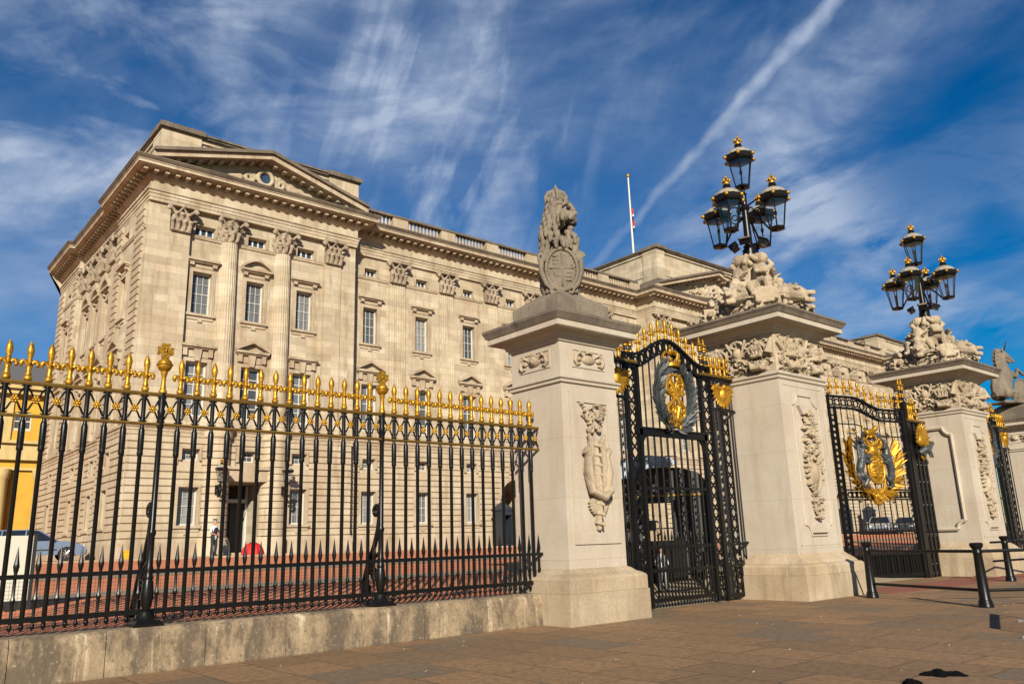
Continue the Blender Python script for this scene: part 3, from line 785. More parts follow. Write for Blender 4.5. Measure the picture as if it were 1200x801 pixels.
def big_pillar(cx, cy, label, side_panel=False):
    h = 1.14
    t = thing('gate_pillar', label, 'stone pillar', (cx, cy, 0), 0, None)
    p = MB(); ring(p, h, h, [(.38,-.05),(.38,.585)]); ring(p, h, h, [(.355,.583),(.355,.80),(.32,.85),(.24,.88),(.18,.96),(.07,1.05),(.0,1.12)])
    part('plinth', p, 'pillar_base_stone', t, smooth=0)
    s = MB(); s.box(-h,-h,1.1,h,h,6.95)
    # shaped panel on the front
    shaped_panel(s, .66, 1.55, 5.25, -h, .05, .035)
    for a in ((-.95,-.93),(.93,.95)): s.box(a[0],-h-.012,1.3,a[1],-h+.01,5.5)
    s.box(-.95,-h-.012,5.48,.95,-h+.01,5.5); s.box(-.95,-h-.012,1.3,.95,-h+.01,1.32)
    s.prism([(-.42,4.95),(.42,4.95),(.26,4.72),(-.26,4.72)], 'y', -h-.10, -h+.02)
    s.prism([(-.40,1.62),(.40,1.62),(.24,1.86),(-.24,1.86)], 'y', -h-.08, -h+.02)
    if side_panel:
        g = MB(); shaped_panel(g, .70, 1.6, 5.2, -h, .13, .11); turn(g, -PI/2); s.merge(g)
    part('shaft', s, 'pillar_stone', t, smooth=0)
    c = MB(); ring(c, h, h, [(0,5.62),(.05,5.66),(.05,5.72),(.10,5.76),(.10,5.83),(.0,5.87)])
    part('string_course', c, 'pillar_stone', t, smooth=0)
    k = MB(); ring(k, h, h, [(0,6.90),(.05,6.92),(.06,6.97),(.13,6.99),(.15,7.04),(.21,7.07),(.24,7.11),(.50,7.13),(.50,7.145),(.525,7.145),(.525,7.26),(.505,7.265),(.505,7.29),(.55,7.30),(.57,7.35),(.61,7.41),(.63,7.42),(.63,7.475),(.60,7.49),(.0,7.57)])
    part('cornice', k, 'pillar_stone', t, smooth=0)
    k = MB(); ring(k, h, h, [(.4,7.294),(.553,7.302),(.574,7.35),(.614,7.41),(.634,7.42),(.634,7.478),(.603,7.493),(.0,7.575)])
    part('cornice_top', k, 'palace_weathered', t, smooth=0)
    if not MESH.get('frieze'):
        MESH['frieze'] = sculpt(deepen(frieze_face(h, -h, 5.86, 6.90, 5), -h, 1.45), 'carved_frieze', .015, (0,0,0), 0, .012, True)
        MESH['bigdrop'] = sculpt(deepen(carved_drop(h, -h, 1.9, 4.85, .42, 23, 'fruit'), -h, 1.3), 'carved_drop', .015, (0,0,0), 0, .012, True)
    a = link('carved_frieze', MESH['frieze'], 'carved_stone', t)
    for q in (1, 2, 3):
        a2 = link('carved_frieze', MESH['frieze'], 'carved_stone', t); a2.rotation_euler = (0,0,-PI/2*q)
    link('carved_drop', MESH['bigdrop'], 'carved_stone', t, (.0,0,0))
    return t
MESH = {}
P1X, P2X, P3X, P4X = 12.335, 20.02, 31.92, 41.15
small_pillar(P1X, 12.7, 'pale stone pillar at the railing end with the crowned lion on top', True)
big_pillar(P2X, 12.4, 'big stone pillar with carved frieze between the wreath gate and royal arms gate')
big_pillar(P3X, 12.4, 'big stone pillar beyond the royal arms gate, with a shaped panel on its side', True)
small_pillar(P4X, 12.7, 'stone pillar at the right photo edge with the unicorn on top', True)

# ------------------------------------------------------------------ crowned lion with shield
def lion():
    t = thing('lion_statue', 'weathered stone lion wearing a crown and holding an oval shield', 'statue', (P1X+.02, 12.68, 7.1), R(-36))
    m = MB()
    m.tube([(0,.12,.0),(0,.14,.45),(0,.10,.95),(0,.02,1.45)], [.50,.52,.46,.40], 14)          # body
    for sg in (-1, 1):
        limb(m, [(sg*.42,.15,.25),(sg*.50,-.12,.42),(sg*.46,-.10,.05)], [.24,.22,.17])            # haunches
        limb(m, [(sg*.44,-.05,1.20),(sg*.58,-.20,.92),(sg*.46,-.40,.98)], [.19,.17,.14])          # forelegs
        m.ball((sg*.42,-.12,.03), (.16,.26,.10), 10, 6)
        for k in range(3): m.ball((sg*.42+(k-1)*.08,-.38,.05), (.05,.07,.06), 6, 5)
    limb(m, [(.10,-.22,1.18),(.16,-.42,1.22),(.18,-.50,1.16)], [.17,.16,.15])                     # paw over the shield's top
    for k in range(4): m.ball((.06+k*.085,-.60,1.17), (.05,.06,.07), 6, 5)
    # head, turned to its left
    hd = rz(R(52))
    def H(p): return tuple(hd @ (Vector(p)*1.18) + Vector((.02,-.08,1.98)))
    m.ball(H((0,0,0)), .34, 14, 10)
    m.ball(H((0,-.26,.02)), (.22,.20,.24), 12, 8)
    m.ball(H((0,-.42,-.10)), (.17,.17,.13), 12, 8); m.ball(H((0,-.57,-.04)), (.085,.055,.06), 8, 6)
    m.tube([H((0,-.28,.22)), H((0,-.44,.12)), H((0,-.56,.0))], [.11,.09,.075], 8)
    m.ball(H((0,-.40,-.33)), (.13,.14,.06), 8, 6); m.ball(H((0,-.36,-.40)), (.12,.12,.10), 8, 6)
    for sg in (-1, 1):
        m.tube([H((sg*.05,-.40,.20)), H((sg*.15,-.38,.20)), H((sg*.23,-.28,.13))], [.05,.06,.05], 7)
        m.ball(H((sg*.11,-.48,-.13)), (.10,.10,.085), 8, 6); m.ball(H((sg*.22,-.26,-.10)), (.09,.12,.14), 8, 6)
        m.ball(H((sg*.31,-.02,.24)), (.09,.08,.11), 8, 6)
    rnd = random.Random(4)
    for ring_ in range(9):                                                                        # mane locks
        z = 2.16-ring_*.16; rad = .34+.055*min(ring_, 4)-.01*max(0, ring_-5)
        for k in range(13):
            a = 2*PI*(k+.5*(ring_%2))/13+rnd.uniform(-.1,.1)
            if ring_ < 5 and abs(((a-(-PI/2+R(52)))+PI)%(2*PI)-PI) < (1.18 if ring_ < 4 else .9): continue
            if ring_ > 6 and abs(((a+PI/2)+PI)%(2*PI)-PI) < .7: continue
            x, y = .02+rad*math.cos(a), -.02+rad*math.sin(a)
            m.tube([(x*.9,y*.9,z+.10),(x*1.12,y*1.12,z),(x*1.10,y*1.10,z-.10),(x*1.2,y*1.2,z-.16)], [.09,.10,.085,.04], 7)
    mesh = sculpt(m, 'body', .02, (0,0,0), 1, .05)
    link('body', mesh, 'statue_stone', t)
    for sg in (-1, 1): part('eye_shade', MB().ball(H((sg*.125,-.425,.085)), (.075,.05,.045), 8, 6), 'dark_paint', t, smooth=60)  # dark blobs paint the shade of the eye sockets
    part('mouth_shade', MB().ball(H((0,-.47,-.255)), (.15,.16,.06), 8, 5), 'dark_paint', t, smooth=60)  # dark blob paints the shade inside the open jaws
    c = MB()                                                                                      # crown
    c.lathe(0,0,[(.30,2.22),(.345,2.22),(.345,2.34),(.33,2.35)], 20)
    for k in range(12):
        a = k*PI/6; x, y = math.cos(a), math.sin(a)
        c.ball((x*.35,y*.35,2.385), (.07,.07,.075), 7, 6)
        if k%3 == 0: c.tube([(x*.33,y*.33,2.36),(x*.37,y*.37,2.48),(x*.27,y*.27,2.60),(x*.05,y*.05,2.66)], [.055,.065,.065,.06], 7)
        else: c.ball((x*.24,y*.24,2.53), (.08,.08,.06), 7, 5)
    c.ball((0,0,2.42), (.31,.31,.20), 12, 8); c.ball((0,0,2.72), .07, 8, 6); c.box(-.022,-.03,2.72,.022,.03,2.82)
    link('crown', sculpt(c, 'crown', .02, (0,0,0), 1), 'statue_stone', t)
    t.scale = (.70, .72, 1.0)
    s = MB()                                                                                      # oval shield in a scrolled mount
    Y = -.50
    s.ball((0,Y,.62), (.46,.10,.54), 22, 14)
    out = [(.52*math.cos(a*PI/16), Y-.05, .62+.60*math.sin(a*PI/16)) for a in range(33)]
    s.tube(out, .055, 8)
    for sg in (-1, 1):
        s.tube([(sg*.50,Y+.04,1.05),(sg*.66,Y+.06,.85),(sg*.66,Y+.06,.55),(sg*.50,Y+.04,.22),(sg*.30,Y,.05)], [.10,.10,.09,.09,.09], 8)
        s.tube(spiral((sg*.64,Y+.04,1.00), .15, 1.3, 0, 16, 'xz', sg, .25), .05, 7)
        s.tube(spiral((sg*.27,Y,.03), .13, 1.3, PI, 16, 'xz', -sg, .25), .05, 7)
    s.box(-.02,Y-.125,.15,.02,Y,1.10); s.box(-.40,Y-.12,.63,.40,Y,.67)
    for k in range(16):
        a = random.Random(k); s.tube([(.08+a.random()*.1,Y-.10,.72+.022*k),(.22,Y-.11,.70+.024*k),(.36-.01*k,Y-.09,.73+.02*k)], .014, 5)
    for k in range(3):
        s.ball((-.20,Y-.09,.78+.11*k), (.12,.03,.035), 8, 5); s.ball((.20,Y-.09,.30+.11*k), (.12,.03,.035), 8, 5)
    for k in range(5): s.tube([(-.30+.05*k,Y-.10,.58-.03*k),(-.22+.05*k,Y-.10,.40)], .014, 5)
    s.v = [(x*1.0, y, .02+z*.84) for x, y, z in s.v]
    link('shield', sculpt(s, 'shield', .015, (0,0,0), 1, .012, True), 'statue_stone', t)
lion()

def unicorn():
    t = thing('unicorn_statue', 'grey stone unicorn rearing on the pillar at the right edge', 'statue', (P4X-.85, 12.7, 7.05), R(-28))
    m = MB()
    m.tube([(-.25,.0,.25),(-.22,0,.75),(-.02,0,1.25),(.06,0,1.55)], [.42,.44,.40,.30], 14)
    m.tube([(.0,0,1.45),(-.02,0,1.80),(.06,0,2.12),(.16,0,2.26)], [.33,.26,.20,.17], 12)          # neck
    m.tube([(.10,0,2.30),(.36,0,2.16),(.58,0,2.0)], [.18,.14,.10], 10); m.ball((.64,0,1.96), (.10,.09,.09), 8, 6)
    m.tube([(.30,0,2.02),(.52,0,1.88)], [.08,.06], 8)
    for sg in (-1, 1):
        m.ball((.10,sg*.10,2.46), (.05,.04,.11), 7, 5); m.ball((.30,sg*.12,2.24), .05, 6, 5)
        limb(m, [(.16,sg*.20,1.32),(.42,sg*.24,1.20),(.58,sg*.24,1.50),(.84,sg*.24,1.28)], [.17,.12,.09,.08])
        limb(m, [(-.25,sg*.28,.40),(.10,sg*.34,.42),(.02,sg*.34,.06),(.22,sg*.34,.03)], [.27,.18,.12,.11])
    for k in range(12):
        z = 2.45-k*.085; x = -.06-.06*math.sin(k*.26)*2
        m.tube([(x+.1,.0,z),(x-.10,.05*(-1)**k,z+.02),(x-.20,.08*(-1)**k,z-.10)], [.09,.08,.04], 7)
    m.tube([(-.50,0,.2),(-.62,.0,.55),(-.58,0,.95),(-.66,0,1.25)], [.08,.10,.10,.12], 8)
    m.box(-.55,-.4,-.05,.75,.4,.06)
    link('body', sculpt(m, 'body', .024, (0,0,0), 1, .02), 'statue_stone', t)
    h = MB(); h.tube([(.26,0,2.38),(.50,0,2.92)], [.05,.014], 7); part('horn', h, 'dark_paint', t)
    s = MB(); s.ball((.55,-.28,.55), (.30,.10,.45), 16, 10); s.tube([(.55+.36*math.cos(a*PI/12),-.30,.55+.5*math.sin(a*PI/12)) for a in range(25)], .05, 7)
    link('shield', sculpt(s, 'shield', .022, (0,0,0), 1), 'statue_stone', t)
unicorn()

# ------------------------------------------------------------------ cherub and dolphin groups
def putto(m, at_, yaw, s, reach):
    M = rz(yaw)
    def Q(p): return tuple(M @ (Vector(p)*s) + Vector(at_))
    m.tube([Q((0,0,0)),Q((0,-.02,.22)),Q((0,.0,.50)),Q((0,.02,.62))], [.24*s,.25*s,.22*s,.11*s], 12)
    m.ball(Q((.02,-.03,.80)), (.17*s,.18*s,.19*s), 12, 9)
    m.ball(Q((0,-.20,.78)), .03*s, 6, 5)
    for k in range(9):
        a = k*.7; m.ball(Q((.13*math.cos(a),.04+.12*math.sin(a),.90)), .06*s, 6, 5)
    for sg in (-1, 1):
        limb(m, [Q((sg*.13,-.05,.02)),Q((sg*.22,-.36,.02)),Q((sg*.22,-.40,-.34)),Q((sg*.22,-.52,-.38))], [.16*s,.13*s,.095*s,.07*s])
    limb(m, [Q((.21,0,.52)),Q((.36,-.06,.62+.2*reach)),Q((.26,.06,.85+.25*reach))], [.095*s,.085*s,.06*s])
    limb(m, [Q((-.21,0,.52)),Q((-.34,-.14,.34)),Q((-.20,-.32,.30))], [.095*s,.08*s,.06*s])
def dolphin(m, at_, yaw, s):
    M = rz(yaw)
    def Q(p): return tuple(M @ (Vector(p)*s) + Vector(at_))
    m.tube([Q((0,-.62,.10)),Q((0,-.40,.22)),Q((0,-.1,.30)),Q((0,.22,.34)),Q((0,.42,.56)),Q((0,.34,.80)),Q((0,.16,.84))], [.13*s,.24*s,.28*s,.22*s,.15*s,.10*s,.06*s], 12)
    m.tube([Q((-.12,-.55,.03)),Q((0,-.72,.0)),Q((.12,-.55,.03))], [.07*s,.08*s,.07*s], 8)
    m.tube([Q((-.10,-.60,.22)),Q((0,-.76,.20)),Q((.10,-.60,.22))], [.06*s,.07*s,.06*s], 8)
    for sg in (-1, 1):
        m.tube([Q((sg*.20,-.36,.36)),Q((sg*.24,-.44,.33)),Q((sg*.20,-.50,.36))], .045*s, 7)
        m.leaf(Q((sg*.20,-.1,.2)), M @ Vector((sg*.7,.4,-.1)), (0,0,1), .4*s, .25*s, .05)
        m.leaf(Q((sg*.05,.18,.84)), M @ Vector((sg*.8,-.3,.5)), (0,0,1), .36*s, .22*s, .05)
    for k in range(7): m.ball(Q((0,-.35+.13*k,.50+.02*k)), (.04*s,.06*s,.08*s), 6, 5)
def cherub_mesh():
    m = MB(); rnd = random.Random(9)
    m.box(-1.15,-1.15,-.1,1.15,1.15,.34)
    m.frustum(0,0,.33,.85,.85,.85,.42,.42)
    m.tube([(0,0,.8),(0,0,1.5),(0,0,2.2)], [.42,.30,.20], 12)
    for a in (R(-10), R(-118), R(90), R(190)):
        d = rz(a) @ Vector((0,-.36,1.18)); putto(m, d, a, 1.08, .2)
    for k in range(10):                                        # cloth wound about the pole above their heads
        a = k*.9; m.tube([(.26*math.cos(a),.26*math.sin(a),2.12+.02*k),(.36*math.cos(a+.6),.36*math.sin(a+.6),2.02),(.30*math.cos(a+1.1),.30*math.sin(a+1.1),1.85)], [.08,.10,.07], 7)
    for a in (R(-90), R(0), R(90), R(180)):
        d = rz(a) @ Vector((0,-.90,.40)); dolphin(m, d, a+R(14), 1.12)
        e = rz(a+PI/4) @ Vector((0,-1.40,.0))
        # plain block, gaping shell and scroll on each corner
        m.merge(MB().box(-.34,-.16,-.1,.34,.5,.50), Matrix.Translation(e) @ Matrix.Rotation(a+PI/4,4,'Z'))
        for k in range(9):
            b2 = -1.3+.325*k; q = rz(a+PI/4) @ Vector((math.sin(b2)*.40,-.02,math.cos(b2)*.26)); m.tube([tuple(e*.92+Vector((0,0,.52))), tuple(e*.92+Vector((0,0,.56))+q)], [.05,.085], 6)
        for k in range(44):                                    # fruit and leaves heaped along the sides
            b2 = rnd.uniform(-.95,.95); q = rz(a) @ Vector((b2*1.05,-1.18-rnd.uniform(0,.22),rnd.uniform(.0,.46)*(1-.3*abs(b2)))); sz = rnd.uniform(.045,.10)
            if rnd.random() < .35: m.leaf(tuple(q), (rnd.uniform(-1,1),rnd.uniform(-1,1),rnd.uniform(-.3,.8)), (0,0,1), sz*3.4, sz*2.2, .04)
            else: m.ball(tuple(q), (sz,sz,sz*.9), 7, 5)
    for k in range(12):
        a = rnd.uniform(0, 2*PI); z = rnd.uniform(.75,1.6); r0 = .62-.22*z/2
        m.tube([(r0*.6*math.cos(a),r0*.6*math.sin(a),z+.2),(r0*math.cos(a+.3),r0*math.sin(a+.3),z),(r0*1.05*math.cos(a+.5),r0*1.05*math.sin(a+.5),z-.3)], [.07,.11,.06], 7)
    m.v = [(x, y, z*.95 if z > 0 else z) for x, y, z in m.v]
    return sculpt(m, 'cherubs', .019, (0,0,0), 0, .025, True)
CH = cherub_mesh()
for cx, lab in ((P2X, 'carved stone cherubs and dolphins around the foot of the nearer lamp'), (P3X, 'carved stone cherubs and dolphins around the foot of the farther lamp')):
    tag(link('cherub_group', CH, 'carved_stone', None, (cx, 12.4, 7.52)), lab, 'statue', 'cherub groups on the big pillars')

# ------------------------------------------------------------------ five-lantern lamps
def lantern_meshes():
    n = 6; d = {}
    ro = PI/6
    rim = MB(); rim.lathe(0,0,[(.30,.84),(.40,.88),(.445,.92),(.46,.97),(.47,1.05),(.445,1.08),(.36,1.09),(.36,1.02),(.30,.86)], n, ro)
    for k in range(n):
        a = 2*PI*k/n+ro
        rim.tube([(.215*math.cos(a),.215*math.sin(a),.04),(.365*math.cos(a),.365*math.sin(a),.90)], .017, 5)
    rim.lathe(0,0,[(.19,.0),(.235,.01),(.245,.05),(.215,.075),(.20,.06)], n, ro)
    rim.lathe(0,0,[(.12,1.30),(.135,1.33),(.125,1.38),(.10,1.41),(.115,1.45),(.09,1.47)], 10)
    rim.tube([(0,0,.02),(0,0,.45)], [.03,.02], 6); rim.ball((0,0,.52), (.05,.05,.09), 8, 6)
    for k in range(3):
        a = 2*PI*k/3; rim.tube([(0,0,.04),(.2*math.cos(a),.2*math.sin(a),.03)], .014, 5)
    d['frame'] = rim.mesh('frame', (0,0,0), 30)
    g = MB(); vs = []
    for k in range(n):
        a = 2*PI*k/n+ro; vs += [(.21*math.cos(a),.21*math.sin(a),.06),(.36*math.cos(a),.36*math.sin(a),.90)]
    g.add(vs, [(2*k, (2*k+2)%(2*n), (2*k+3)%(2*n), 2*k+1) for k in range(n)]); d['glass'] = g.mesh('glass', (0,0,0), 0)
    dm = MB(); dm.lathe(0,0,[(.40,1.085),(.36,1.17),(.28,1.25),(.18,1.30),(.12,1.32)], n*2, ro)
    dm.lathe(0,0,[(.31,.90),(.10,.97),(.03,.97)], 12, 0)
    d['dome'] = dm.mesh('dome', (0,0,0), 20)
    c = MB()
    c.lathe(0,0,[(.085,1.46),(.095,1.48),(.09,1.53),(.07,1.56)], 10)
    for k in range(6):
        a = k*PI/3; c.ball((.105*math.cos(a),.105*math.sin(a),1.585), (.04,.04,.05), 6, 5)
        c.tube([(.09*math.cos(a),.09*math.sin(a),1.55),(.10*math.cos(a),.10*math.sin(a),1.62),(.03*math.cos(a),.03*math.sin(a),1.68)], .022, 5)
    c.ball((0,0,1.71), .035, 7, 5); c.box(-.012,-.012,1.72,.012,.012,1.80)
    d['crown'] = c.mesh('crown', (0,0,0), 50)
    kb = MB(); kb.ball((0,0,0), .06, 9, 7); d['knob'] = kb.mesh('knob', (0,0,0), 60)
    return d
LM = lantern_meshes()
def lamp(cx, cy, label):
    t = thing('gate_lamp', label, 'lamp', (cx, cy, 9.35), 0, 'five-lantern lamps on the big pillars')
    p = MB(); p.lathe(0,0,[(.20,0),(.20,.5),(.15,.56),(.17,.62),(.12,.66),(.115,.75),(.10,1.75),(.13,1.78),(.15,1.84),(.13,1.9),(.09,1.95),(.08,2.25),(.11,2.3),(.06,2.35),(.04,2.52)], 14)
    part('pole', p, 'black_iron', t)
    def lan(x, y, z):
        f = link('lantern', LM['frame'], 'black_iron', t, (x, y, z))
        link('glass', LM['glass'], 'lantern_glass', f); link('dome', LM['dome'], 'lantern_dome', f); link('crown', LM['crown'], 'gold_leaf', f)
        for k in range(6):
            a = 2*PI*k/6+PI/6; link('knob', LM['knob'], 'gold_leaf', f, (.475*math.cos(a), .475*math.sin(a), 1.0))
    lan(0, 0, 2.50)
    arms = MB()
    for k in range(4):
        a = k*PI/2+R(4); c, s = math.cos(a), math.sin(a)
        arms.tube([(c*.1,s*.1,1.55),(c*.35,s*.35,1.42),(c*.55,s*.55,1.20),(c*.78,s*.78,.86),(c*.92,s*.92,.84)], [.04,.035,.03,.028,.03], 7)
        arms.tube([(c*.1,s*.1,1.9),(c*.40,s*.40,2.0),(c*.60,s*.60,1.96)], [.03,.022,.018], 6)
        arms.tube([(c*q[1], s*q[1], q[2]) for q in spiral((0,.36,1.62), .16, 1.2, -PI/2, 18, 'yz', 1, .25)], .022, 6)
        lan(c*.95, s*.95, .86)
    part('arm', arms, 'black_iron', t, smooth=60)
    for k in range(4):
        a = R(20)+k*PI/2; c, s = math.cos(a), math.sin(a)
        f = MB(); f.box(-.16,-.09,-.11,.16,.08,.11); f.box(-.19,-.105,-.14,.19,-.08,.14)
        h = link('floodlight', f.mesh('floodlight', (0,0,0), 0), 'black_iron', t, (c*.42, s*.42, .66)); h.rotation_euler = (R(-62), 0, a+PI/2)
        q = MB(); q.box(-.155,-.118,-.11,.155,-.108,.11); link('lens', q.mesh('lens', (0,0,0), 0), 'spot_glass', h)
    return t
lamp(P2X, 12.4, 'black five-lantern lamp with gold crowns on the nearer big pillar')
lamp(P3X, 12.4, 'black five-lantern lamp with gold crowns on the farther big pillar')
# ------------------------------------------------------------------ iron gates
def twist(mb, x0, x1, z0, z1, per=.27, y=0):
    """guilloche strip: two flat bars with a pair of woven ribbons between them"""
    mb.box(x0, y-.022, z0, x0+.045, y+.022, z1); mb.box(x1-.045, y-.022, z0, x1, y+.022, z1)
    xm, am = (x0+x1)/2, (x1-x0)/2-.05; k = max(2, int((z1-z0)/per)); n = k*8
    for ph in (0, PI):
        mb.tube([(xm+am*math.sin(PI*k*i/n+ph), y-.012*math.cos(PI*k*i/n+ph), z0+(z1-z0)*i/n) for i in range(n+1)], .024, 5)
def circles(mb, pts, r, th=.022, n=12):
    for p, a in pts:
        u = Vector((math.cos(a), 0, math.sin(a))); w_ = Vector((-math.sin(a), 0, math.cos(a))); p = Vector(p)
        mb.tube([tuple(p+u*r*math.cos(2*PI*i/n)+w_*r*math.sin(2*PI*i/n)) for i in range(n+1)], th, 5)
def hbar(mb, x0, x1, z, h=.05, d=.05): mb.box(x0, -d/2, z-h/2, x1, d/2, z+h/2)
def vbars(mb, xs, z0, z1, r=.019, spear=False):
    for x in xs:
        a, b2 = (z0(x) if callable(z0) else z0), (z1(x) if callable(z1) else z1)
        mb.tube([(x,0,a),(x,0,b2)], r, 7, False)
        if spear: mb.lathe(x, 0, [(.014,b2),(.03,b2+.03),(.034,b2+.06),(.02,b2+.14),(.001,b2+.26)], 7)
def pinnacle():
    p = MB(); p.lathe(0,0,[(.07,0),(.075,.05),(.05,.06),(.05,.70),(.04,.75)], 10)
    g = MB()
    for z in (.02,.22,.30,.50,.58): g.lathe(0,0,[(.062,z-.03),(.092,z-.015),(.092,z+.02),(.062,z+.035)], 10)
    g.lathe(0,0,[(.09,.66),(.10,.69),(.06,.72),(.035,.76),(.028,.80),(.045,.84),(.02,.90),(.001,.95)], 10)
    return p.mesh('pinnacle', (0,0,0), 40), g.mesh('gilding', (0,0,0), 40)
PIN = pinnacle()
def add_pin(t, x, y, z, s=1):
    a = link('pinnacle', PIN[0], 'black_iron', t, (x,y,z)); link('gilding', PIN[1], 'gold_leaf', a); a.scale = (s,s,s)
def wreath_mesh():
    m = MB(); rnd = random.Random(2)
    for sg in (-1, 1):
        for i in range(46):
            t = i/45; a = -PI/2+sg*(.12+t*2.65)
            c = Vector((.66*math.cos(a), -.03, .80*math.sin(a)))
            tang = Vector((-math.sin(a)*sg*.66, 0, math.cos(a)*sg*.80)).normalized(); out = Vector((math.cos(a),0,math.sin(a)))
            for q in (-1, 0, 1):
                d = tang*1.0+out*(q*.75+rnd.uniform(-.25,.25))+Vector((0,rnd.uniform(-.6,-.1),0))
                m.leaf(c+out*q*.05, d, (0,-1,0), rnd.uniform(.22,.33), .105, .022, rnd.uniform(0,.08))
    m.tube([(.66*math.cos(a*PI/20), 0, .80*math.sin(a*PI/20)) for a in range(-28, 9)], .03, 6)
    m.v = [(x, y, z) for x, y, z in m.v]
    return m
def cypher_mb():
    m = MB()
    for sg in (-1, 1):
        m.tube([(sg*.02,-.06,.52),(sg*.20,-.09,.50),(sg*.34,-.06,.32),(sg*.30,-.04,.06),(sg*.06,-.07,-.04),(-sg*.16,-.10,-.18),(-sg*.34,-.06,-.34),(-sg*.30,-.05,-.56),(-sg*.08,-.08,-.66),(sg*.10,-.07,-.60)], [.035,.055,.06,.055,.05,.055,.06,.058,.05,.035], 9)
        m.tube(spiral((sg*.19,-.07,.20), .17, 1.5, PI/2, 22, 'xz', sg, .2), .040, 8)
        m.tube(spiral((sg*.19,-.07,-.36), .19, 1.5, -PI/2, 22, 'xz', -sg, .2), .042, 8)
        m.leaf((sg*.14,-.07,-.02), (sg*.9,-.2,.4), (0,-1,0), .26, .13, .03); m.leaf((sg*.10,-.07,.40), (sg*.6,-.2,.8), (0,-1,0), .22, .11, .03)
    m.tube([(-.26,-.08,.44),(0,-.12,-.02),(.10,-.10,-.30),(0,-.08,-.62)], [.04,.06,.06,.04], 8); m.tube([(.24,-.03,.40),(.02,-.05,.05),(-.12,-.05,-.25),(.02,-.05,-.5)], [.04,.05,.05,.04], 8)
    return m
def crown_mb(w=.26):
    m = MB(); k = w/.26
    m.lathe(0,0,[(.20,-.02),(.245,0),(.25,.09),(.225,.11)], 16)
    for i in range(8):
        a = i*PI/4; m.ball((.235*math.cos(a),.235*math.sin(a),.15), (.055,.055,.07), 7, 5)
        if i%2 == 0: m.tube([(.23*math.cos(a),.23*math.sin(a),.12),(.31*math.cos(a),.31*math.sin(a),.28),(.20*math.cos(a),.20*math.sin(a),.38),(0,0,.34)], .04, 6)
    m.ball((0,0,.43), .06, 8, 6); m.box(-.02,-.02,.46,.02,.02,.58); m.box(-.055,-.02,.50,.055,.02,.54)
    m.v = [(a*k,b2*k*.8,c*k) for a,b2,c in m.v]
    return m
def eagle_mb():
    m = MB()
    m.ball((0,-.07,.0), (.13,.11,.19), 10, 8); m.ball((0,-.13,.20), (.075,.08,.08), 8, 6)
    for sg in (-1, 1):
        for k in range(8):
            a = R(16-k*15); L = .46-.02*k
            m.leaf((sg*.09,-.05,.12-.02*k), (sg*math.cos(a),-.08,math.sin(a)), (0,-1,0), L, .12, .04)
        m.tube([(sg*.07,-.06,.14),(sg*.28,-.09,.22),(sg*.46,-.06,.12)], [.07,.07,.04], 7)
        m.tube([(sg*.06,-.06,-.15),(sg*.11,-.09,-.27),(sg*.14,-.08,-.34)], [.05,.035,.03], 6)
    m.leaf((0,-.05,-.12), (0,-.1,-1), (0,-1,0), .28, .18, .04)
    return m
WREATH = wreath_mesh().mesh('laurel_wreath', (0,0,0), 30)
CYPH = sculpt(cypher_mb(), 'cypher', .012, (0,0,0), 1); CROWN = crown_mb().mesh('crown', (0,0,0), 50)
EAGLE = sculpt(eagle_mb(), 'eagle', .015, (0,0,0), 1)

